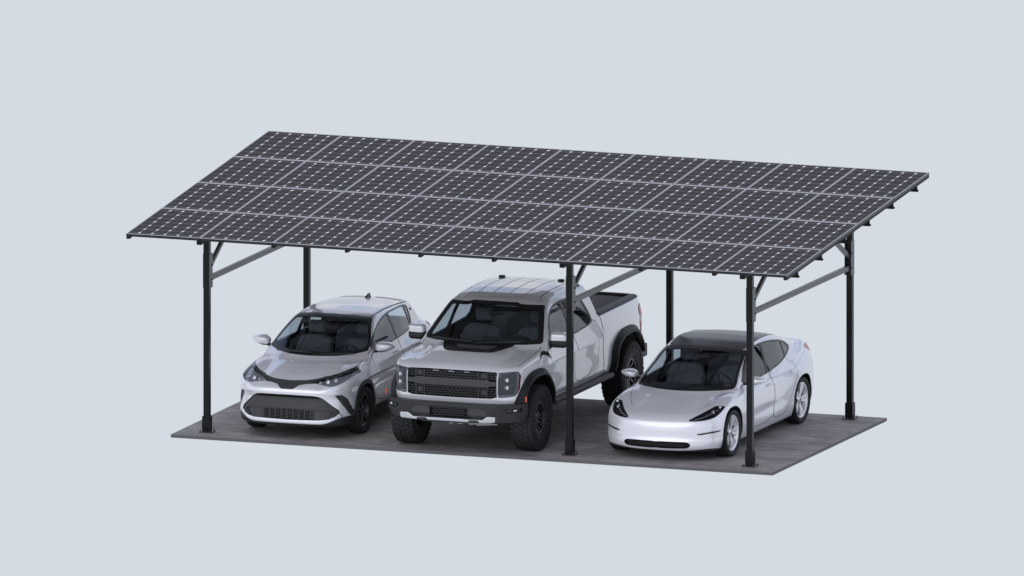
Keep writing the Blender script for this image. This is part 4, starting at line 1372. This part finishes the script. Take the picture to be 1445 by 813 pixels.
    # amber side markers on the flares
    for s in (1, -1):
        mm = MB(); mm.box((s * 1.078, .335, .86), (.030, .022, .085), 0, Matrix.Rotation(s * .5, 3, 'Z'), .005)
        mm.build('side_marker', [AMBER], root)
    # chassis, axles, running boards, rear bumper
    ch = MB()
    for s in (1, -1): ch.box((s * .42, 3.0, .55), (.09, 4.9, .14))
    for y in (1.5, 2.6, 3.7, 5.3): ch.box((0, y, .55), (.8, .10, .10))
    ch.tube([(-.85, RY, ZR), (.85, RY, ZR)], .055, 10); ch.tube([(-.85, AY, ZR), (.85, AY, ZR)], .05, 10)
    ch.box((0, 1.4, .55), (.55, 1.3, .28), 0, None, .03); ch.box((0, RY, ZR), (.30, .30, .28), 0, None, .05)
    ch.box((0, 4.45, .60), (.8, .9, .12)); ch.box((0, 5.28, .58), (.5, .36, .22), 0, None, .05)
    ch.build('chassis', [WELL], root)
    for s in (1, -1):
        rbm = MB()
        rbm.box((s * .985, 2.90, .600), (.17, 2.45, .075), 0, None, .02)
        for y in (1.9, 2.9, 3.8): rbm.beam((s * .45, y, .56), (s * 1.02, y, .575), .06, .04)
        rbm.build('running_board', [CLAD], root)
    solid('rear_bumper', lambda X, Y, Z: smax(smax(np.abs(X) - .985, np.abs(Z - .70) - .095, .02), np.maximum(5.50 - Y, Y - 5.86 + .10 * np.abs(X) ** 3), .03), (-1.05, 5.4, .55), (1.05, 5.95, .85), .022, PLASTIC, root)
    # roof knobs, mirrors, wipers
    for (x, y, z) in ((-.45, 3.52, 2.058), (.47, 3.50, 2.056), (.70, 3.56, 1.985)):
        r = .046 if abs(x) < .6 else .03
        solid('roof_knob', lambda X, Y, Z: rbox(X, Y, Z, (x, y, z), (r, r * .9, r * .42), r * .40), (x - .1, y - .1, z - .08), (x + .1, y + .1, z + .08), .012, BLACK, root)
    for s in (1, -1): wing_mirror(root, s, (s * 1.095, 1.70, 1.515), (.125, .08, .112), .055, PAINT_T, (s * .92, 1.68, 1.42), BLACK, .10, .0, True)
    wipers(root, [((-.72, 1.33, 1.515), (-.05, 1.20, 1.50)), ((-.02, 1.19, 1.49), (.66, 1.33, 1.52))])
    for s in (1, -1): seat(root, s * .42, 2.42, .84, 1.08, .27)
    seat(root, 0, 3.35, .93, 1.0, .72, 'rear_seat')
    solid('dashboard', lambda X, Y, Z: smin(rbox(X, Y, Z, (0, 1.62, 1.22), (.82, .24, .18), .08), rbox(X, Y, Z, (.42, 1.72, 1.42), (.22, .12, .08), .06), .04), (-.95, 1.1, .9), (.95, 2.0, 1.6), .035, DASH, root)
    con = MB(); con.box((0, 2.1, .98), (.30, .9, .35), 0, None, .04); con.box((0, 1.76, 1.40), (.26, .03, .20), 0, None, .01)
    con.build('centre_console', [DASH], root)
    steering(root, .42, 1.88, 1.36, .19)
    rear_view_mirror(root, 2.02, 1.80)
    return root
pickup()

# ================================================================== the sedan
def sedan():
    root = empty('sedan_car', (7.39, 0.27, 0), 'low white sedan with a dark glass roof and silver multi-spoke wheels, in the narrow bay', 'car')
    Wp = prof([(0, .865), (.4, .905), (.82, .925), (1.5, .912), (2.5, .912), (3.2, .925), (3.75, .938), (4.3, .90), (4.75, .80)], .12)
    dW = prof([(.08, -.12), (.18, -.055), (.28, -.018), (.40, 0), (.52, -.006), (.66, -.014), (.76, -.030), (.86, -.062), (.94, -.105), (1.02, -.155), (1.15, -.26)], .03)
    hood = prof([(-.05, .50), (.03, .59), (.10, .645), (.25, .695), (.5, .758), (.85, .83), (1.15, .880), (1.45, .905), (2.3, .905), (3.0, .935), (3.5, .985), (3.9, 1.04), (4.3, 1.085), (4.58, 1.105), (4.68, 1.09), (4.74, .98)], .04)
    fz = prof([(.06, .13), (.15, .045), (.20, .004), (.25, -.008), (.31, -.010), (.345, .008), (.40, .012), (.46, .010), (.53, .018), (.58, .040), (.63, .085), (.70, .18)], .013)
    rz = prof([(.1, .30), (.3, .10), (.5, .02), (.8, .0), (1.0, .02), (1.1, .06), (1.2, .2)], .03)
    Tc = prof([(.50, .645), (.94, .878), (1.38, 1.088), (1.88, 1.296), (2.08, 1.355), (2.4, 1.423), (2.75, 1.443), (3.15, 1.418), (3.55, 1.350), (3.95, 1.245), (4.32, 1.125), (4.6, 1.02)], .06)
    wb = prof([(.8, .785), (1.3, .79), (1.9, .80), (2.6, .81), (3.2, .785), (3.7, .735), (4.1, .66), (4.6, .54)], .12)
    def f(X, Y, Z):
        ax = np.abs(X)
        W = Wp(Y) + dW(Z) + .014 * gauss(Y, .82, .36) * gauss(Z, .62, .16) + .030 * gauss(Y, 3.75, .50) * gauss(Z, .74, .18) - .022 * gauss(Y, 2.3, .9) * gauss(Z, .44, .10)
        W = W + .007 * gauss(Z, .745 + .02 * (Y - 2), .03) * sstep(1.1, 1.7, Y)
        T = hood(Y) - .055 * (ax / .9) ** 2.6 + .050 * gauss(ax, .755, .15) * gauss(Y, .86, .42) - .006 * gauss(ax, .50, .12) * sstep(1.2, .6, Y)
        F = fz(Z) + .27 * (ax / .9) ** 2.2 + .14 * (ax / .9) ** 7
        R = 4.74 - rz(Z) - .10 * (ax / .85) ** 2 - .24 * (ax / .85) ** 6
        lo = smax(ax - W, Z - T, .07)
        lo = smax(lo, F - Y, .06)
        lo = smax(lo, Y - R, .06)
        lo = smax(lo, .15 - Z, .03)
        Yp = Y - .19 * (ax / .72) ** 2 * sstep(3.2, 1.7, Y)
        Wc = wb(Y) - .33 * (Z - .92) - .30 * np.maximum(Z - 1.1, 0) ** 2
        cb = smax(ax - Wc, Z - Tc(Yp) + .030 * (ax / .6) ** 2, .085)
        cb = smax(cb, .7 - Z, .02)
        cb = smax(cb, Y - R - .02, .03)
        return smin(lo, cb, .04)
    S = surf_nets(f, (-1.06, -.08, .06), (1.06, 4.86, 1.56), .02)
    AY, RY, ZR = .815, 3.745, .342
    for yw in (AY, RY): _, S = cut_arch(S, yw, ZR, .378, .378)
    rings = []
    for yw in (AY, RY):
        a, S = cut_arch(S, yw, ZR, .392, .392)
        rings.append(a)
    V = S[0]
    under, S = split(S, V[:, 2] - .172 - .03 * sstep(.3, .9, np.abs(V[:, 0])) * sstep(.6, .2, V[:, 1]))
    mk('underbody', [dict(m=under, mat=CLAD, fl=.01)], root)
    # windscreen
    V = S[0]
    wpoly = [(-.1, .888), (.35, .889), (.60, .892), (.725, .899), (.755, .920), (.68, 1.12), (.640, 1.285), (.615, 1.318), (.3, 1.352), (-.1, 1.362)]
    lim = V[:, 1] - (1.12 + (V[:, 2] - .87) * (1.04 / .44) + .10)
    frit, S = split(S, np.maximum(g_front(S, wpoly, 2.4, ymin=.7), lim))
    gpoly = [(-.1, .914), (.35, .916), (.60, .919), (.685, .926), (.708, .948), (.64, 1.13), (.600, 1.265), (.575, 1.288), (.3, 1.318), (-.1, 1.328)]
    glass, frit = split(frit, g_front(frit, gpoly, 2.4))
    mk('windscreen', [dict(m=offset(glass, -.004), mat=GLASS), dict(m=frit, mat=BLACK, lin=(.012, LINER))], root)
    # glass roof running into the rear screen
    rp = chaikin([(-.1, 1.90), (.40, 1.98), (.575, 2.14), (.605, 2.45), (.60, 2.9), (.57, 3.4), (.51, 3.9), (.47, 4.28), (.40, 4.36), (-.1, 4.42)], 1)
    rf, S = split(S, np.maximum(g_top(S, rp, 1.08), 0 * S[0][:, 0] - 1))
    mk('glass_roof', [dict(m=offset(rf, -.003), mat=ROOFGLASS, lin=(.012, LINER))], root)
    # lamps
    hp = chaikin([(.440, .603), (.52, .648), (.65, .722), (.765, .803), (.825, .826), (.852, .79), (.848, .71), (.80, .642), (.72, .612), (.56, .594)], 1)
    lamp, S = split(S, np.maximum(g_front(S, hp, .74), S[0][:, 1] - np.interp(np.abs(S[0][:, 0]), [.45, .6, .75, .85], [.36, .48, .58, .63])))
    for s in (1, -1):
        L = split(lamp, -s * lamp[0][:, 0])[0]
        V = L[0]
        drl, rest = split(L, lineg(np.abs(V[:, 0]), V[:, 2], [(.50, .625), (.60, .652), (.70, .690), (.77, .745), (.80, .79)], .014))
        h_ = mk('headlight', [dict(m=offset(rest, -.040), mat=GLOSS), dict(m=offset(drl, -.032), mat=LENSGREY), dict(m=offset(L, -.0005), mat=CLEARLAMP)], root)
        for (x, z, r, mt) in ((.73, .70, .022, LENSGREY), (.79, .755, .018, CHROME)):
            y = float(fz(z) + .27 * (x / .9) ** 2.2 + .14 * (x / .9) ** 7) + .06
            b = MB(); b.lathe([(0, 0), (.008, r * .7), (.02, r), (0, r * 1.05)], 16)
            b.build('lamp_projector', [mt], h_, (s * x, y, z), (0, 0, -math.pi / 2 + s * .4))
    # lower intake, corner slits
    intake = chaikin([(-.1, .308), (.38, .306), (.48, .300), (.52, .258), (.48, .212), (.38, .204), (-.1, .200)], 2)
    inn, S = split(S, g_front(S, intake, .5))
    g = mk('lower_grille', [dict(m=offset(inn, -.045), mat=WELL, fl=-.045, wall=BLACK)], root)
    gb = MB()
    for z in (.232, .252, .272):
        pts = [(x, .028 + float(fz(z)) + .27 * (abs(x) / .9) ** 2.2, z) for x in np.linspace(-.43, .43, 13)]
        for p, q in zip(pts[:-1], pts[1:]): gb.beam(p, q, .01, .005)
    gb.build('grille_bars', [PLASTIC], g)
    sl, S = split(S, g_front(S, [(.575, .418), (.66, .432), (.80, .452), (.872, .458), (.868, .434), (.80, .424), (.66, .404), (.60, .402)], .6))
    for s in (1, -1):
        t = split(sl, -s * sl[0][:, 0])[0]
        up, dn = split(t, -(t[0][:, 2] - np.interp(np.abs(t[0][:, 0]), [.57, .87], [.416, .448])))
        mk('fog_slit', [dict(m=offset(up, -.008), mat=LENSGREY, fl=-.008), dict(m=offset(dn, -.02), mat=GLOSS, fl=-.02)], root)
    V = S[0]
    hln, S = groove(S, along([.40, .50, .66, .86, 1.0], [.47, .55, .62, .685, .715]), ybox(.44, .99, .6), .006)
    # side glass, doors
    dlo = chaikin([(1.42, .905), (2.0, .915), (2.6, .935), (3.2, .968), (3.6, 1.015), (3.90, 1.085), (3.91, 1.115), (3.72, 1.205), (3.42, 1.278), (3.0, 1.335), (2.55, 1.358), (2.2, 1.325), (1.85, 1.175)], 1)
    ch, _ = split(S, g_side(S, dlo) - .014)
    V = S[0]
    chg = np.maximum(g_side(S, dlo) - .015, -(g_side(S, dlo)))
    chg = np.maximum(chg, V[:, 2] - np.interp(V[:, 1], [1.4, 3.6, 3.95, 4.0], [.96, 1.06, 1.16, 1.2]))
    chrome, S = split(S, chg)
    panes = [[(1.70, .928), (2.505, .948), (2.60, 1.338), (2.5, 1.34), (2.2, 1.302), (1.88, 1.158)],
             [(2.59, .952), (3.2, .985), (3.50, 1.022), (3.50, 1.236), (3.0, 1.312), (2.69, 1.335)],
             [(3.545, 1.03), (3.82, 1.085), (3.70, 1.185), (3.54, 1.226)]]
    doors = [chaikin([(1.42, .96), (1.39, .70), (1.42, .40), (1.50, .275), (2.50, .265), (2.58, .45), (2.60, .70), (2.58, 1.12)], 1),
             chaikin([(2.592, 1.12), (2.612, .70), (2.592, .45), (2.53, .265), (3.05, .275), (3.20, .42), (3.36, .62), (3.52, .78), (3.55, .95), (3.5, 1.04)], 1)]
    S, gaps = windows_and_doors(root, S, dlo, panes, doors, PAINT_S, [((.902, 2.42, .80), 0), ((.905, 3.40, .835), 1)], BLACK, SIDEGLASS, .20)
    mk('belt_trim', [dict(m=offset(chrome, .003), mat=CHROME, fl=.01)], root)
    tl, S = split(S, g_side(S, chaikin([(4.30, 1.035), (4.55, 1.05), (4.85, 1.02), (4.85, .86), (4.62, .90), (4.45, .96)], 1), 0, .40))
    for s in (1, -1):
        mk('tail_light', [dict(m=offset(split(tl, -s * tl[0][:, 0])[0], .004), mat=RED, lin=(.02, LINER))], root)
    cam_, S = split(S, g_side(S, [(1.28, .735), (1.40, .755), (1.405, .715), (1.32, .70)], 0, .6))
    gp = cat(*(gaps + [hln]))
    mk('body', [dict(m=S, mat=PAINT_S, lin=(.03, LINER), wall=BLACK), dict(m=offset(gp, -.010), mat=WELL), dict(m=offset(cat(*rings), -.012), mat=CLAD, fl=-.012), dict(m=offset(cam_, .004), mat=ALLOY, fl=.01)], root)
    lx = lambda y, z: .885
    for yw in (AY, RY): wheel_well(root, yw, ZR, .378, .52, lx)
    put_wheels(root, ZR, .262, .235, 'turbine', .918, (AY, RY))
    for s in (1, -1): seat(root, s * .37, 2.16, .43, 1.0, .26)
    seat(root, 0, 3.05, .45, .95, .62, 'rear_seat')
    solid('dashboard', lambda X, Y, Z: rbox(X, Y, Z, (0, 1.48, .735), (.70, .28, .12), .09, rx=.06), (-.8, .8, .5), (.8, 1.85, 1.05), .035, DASH, root)
    steering(root, .37, 1.72, .90, .18)
    rear_view_mirror(root, 1.95, 1.24)
    for s in (1, -1): wing_mirror(root, s, (s * .985, 1.62, .985), (.125, .105, .066), .06, PAINT_S, (s * .80, 1.60, .93), BLACK, .16, -.05)
    return root
sedan()
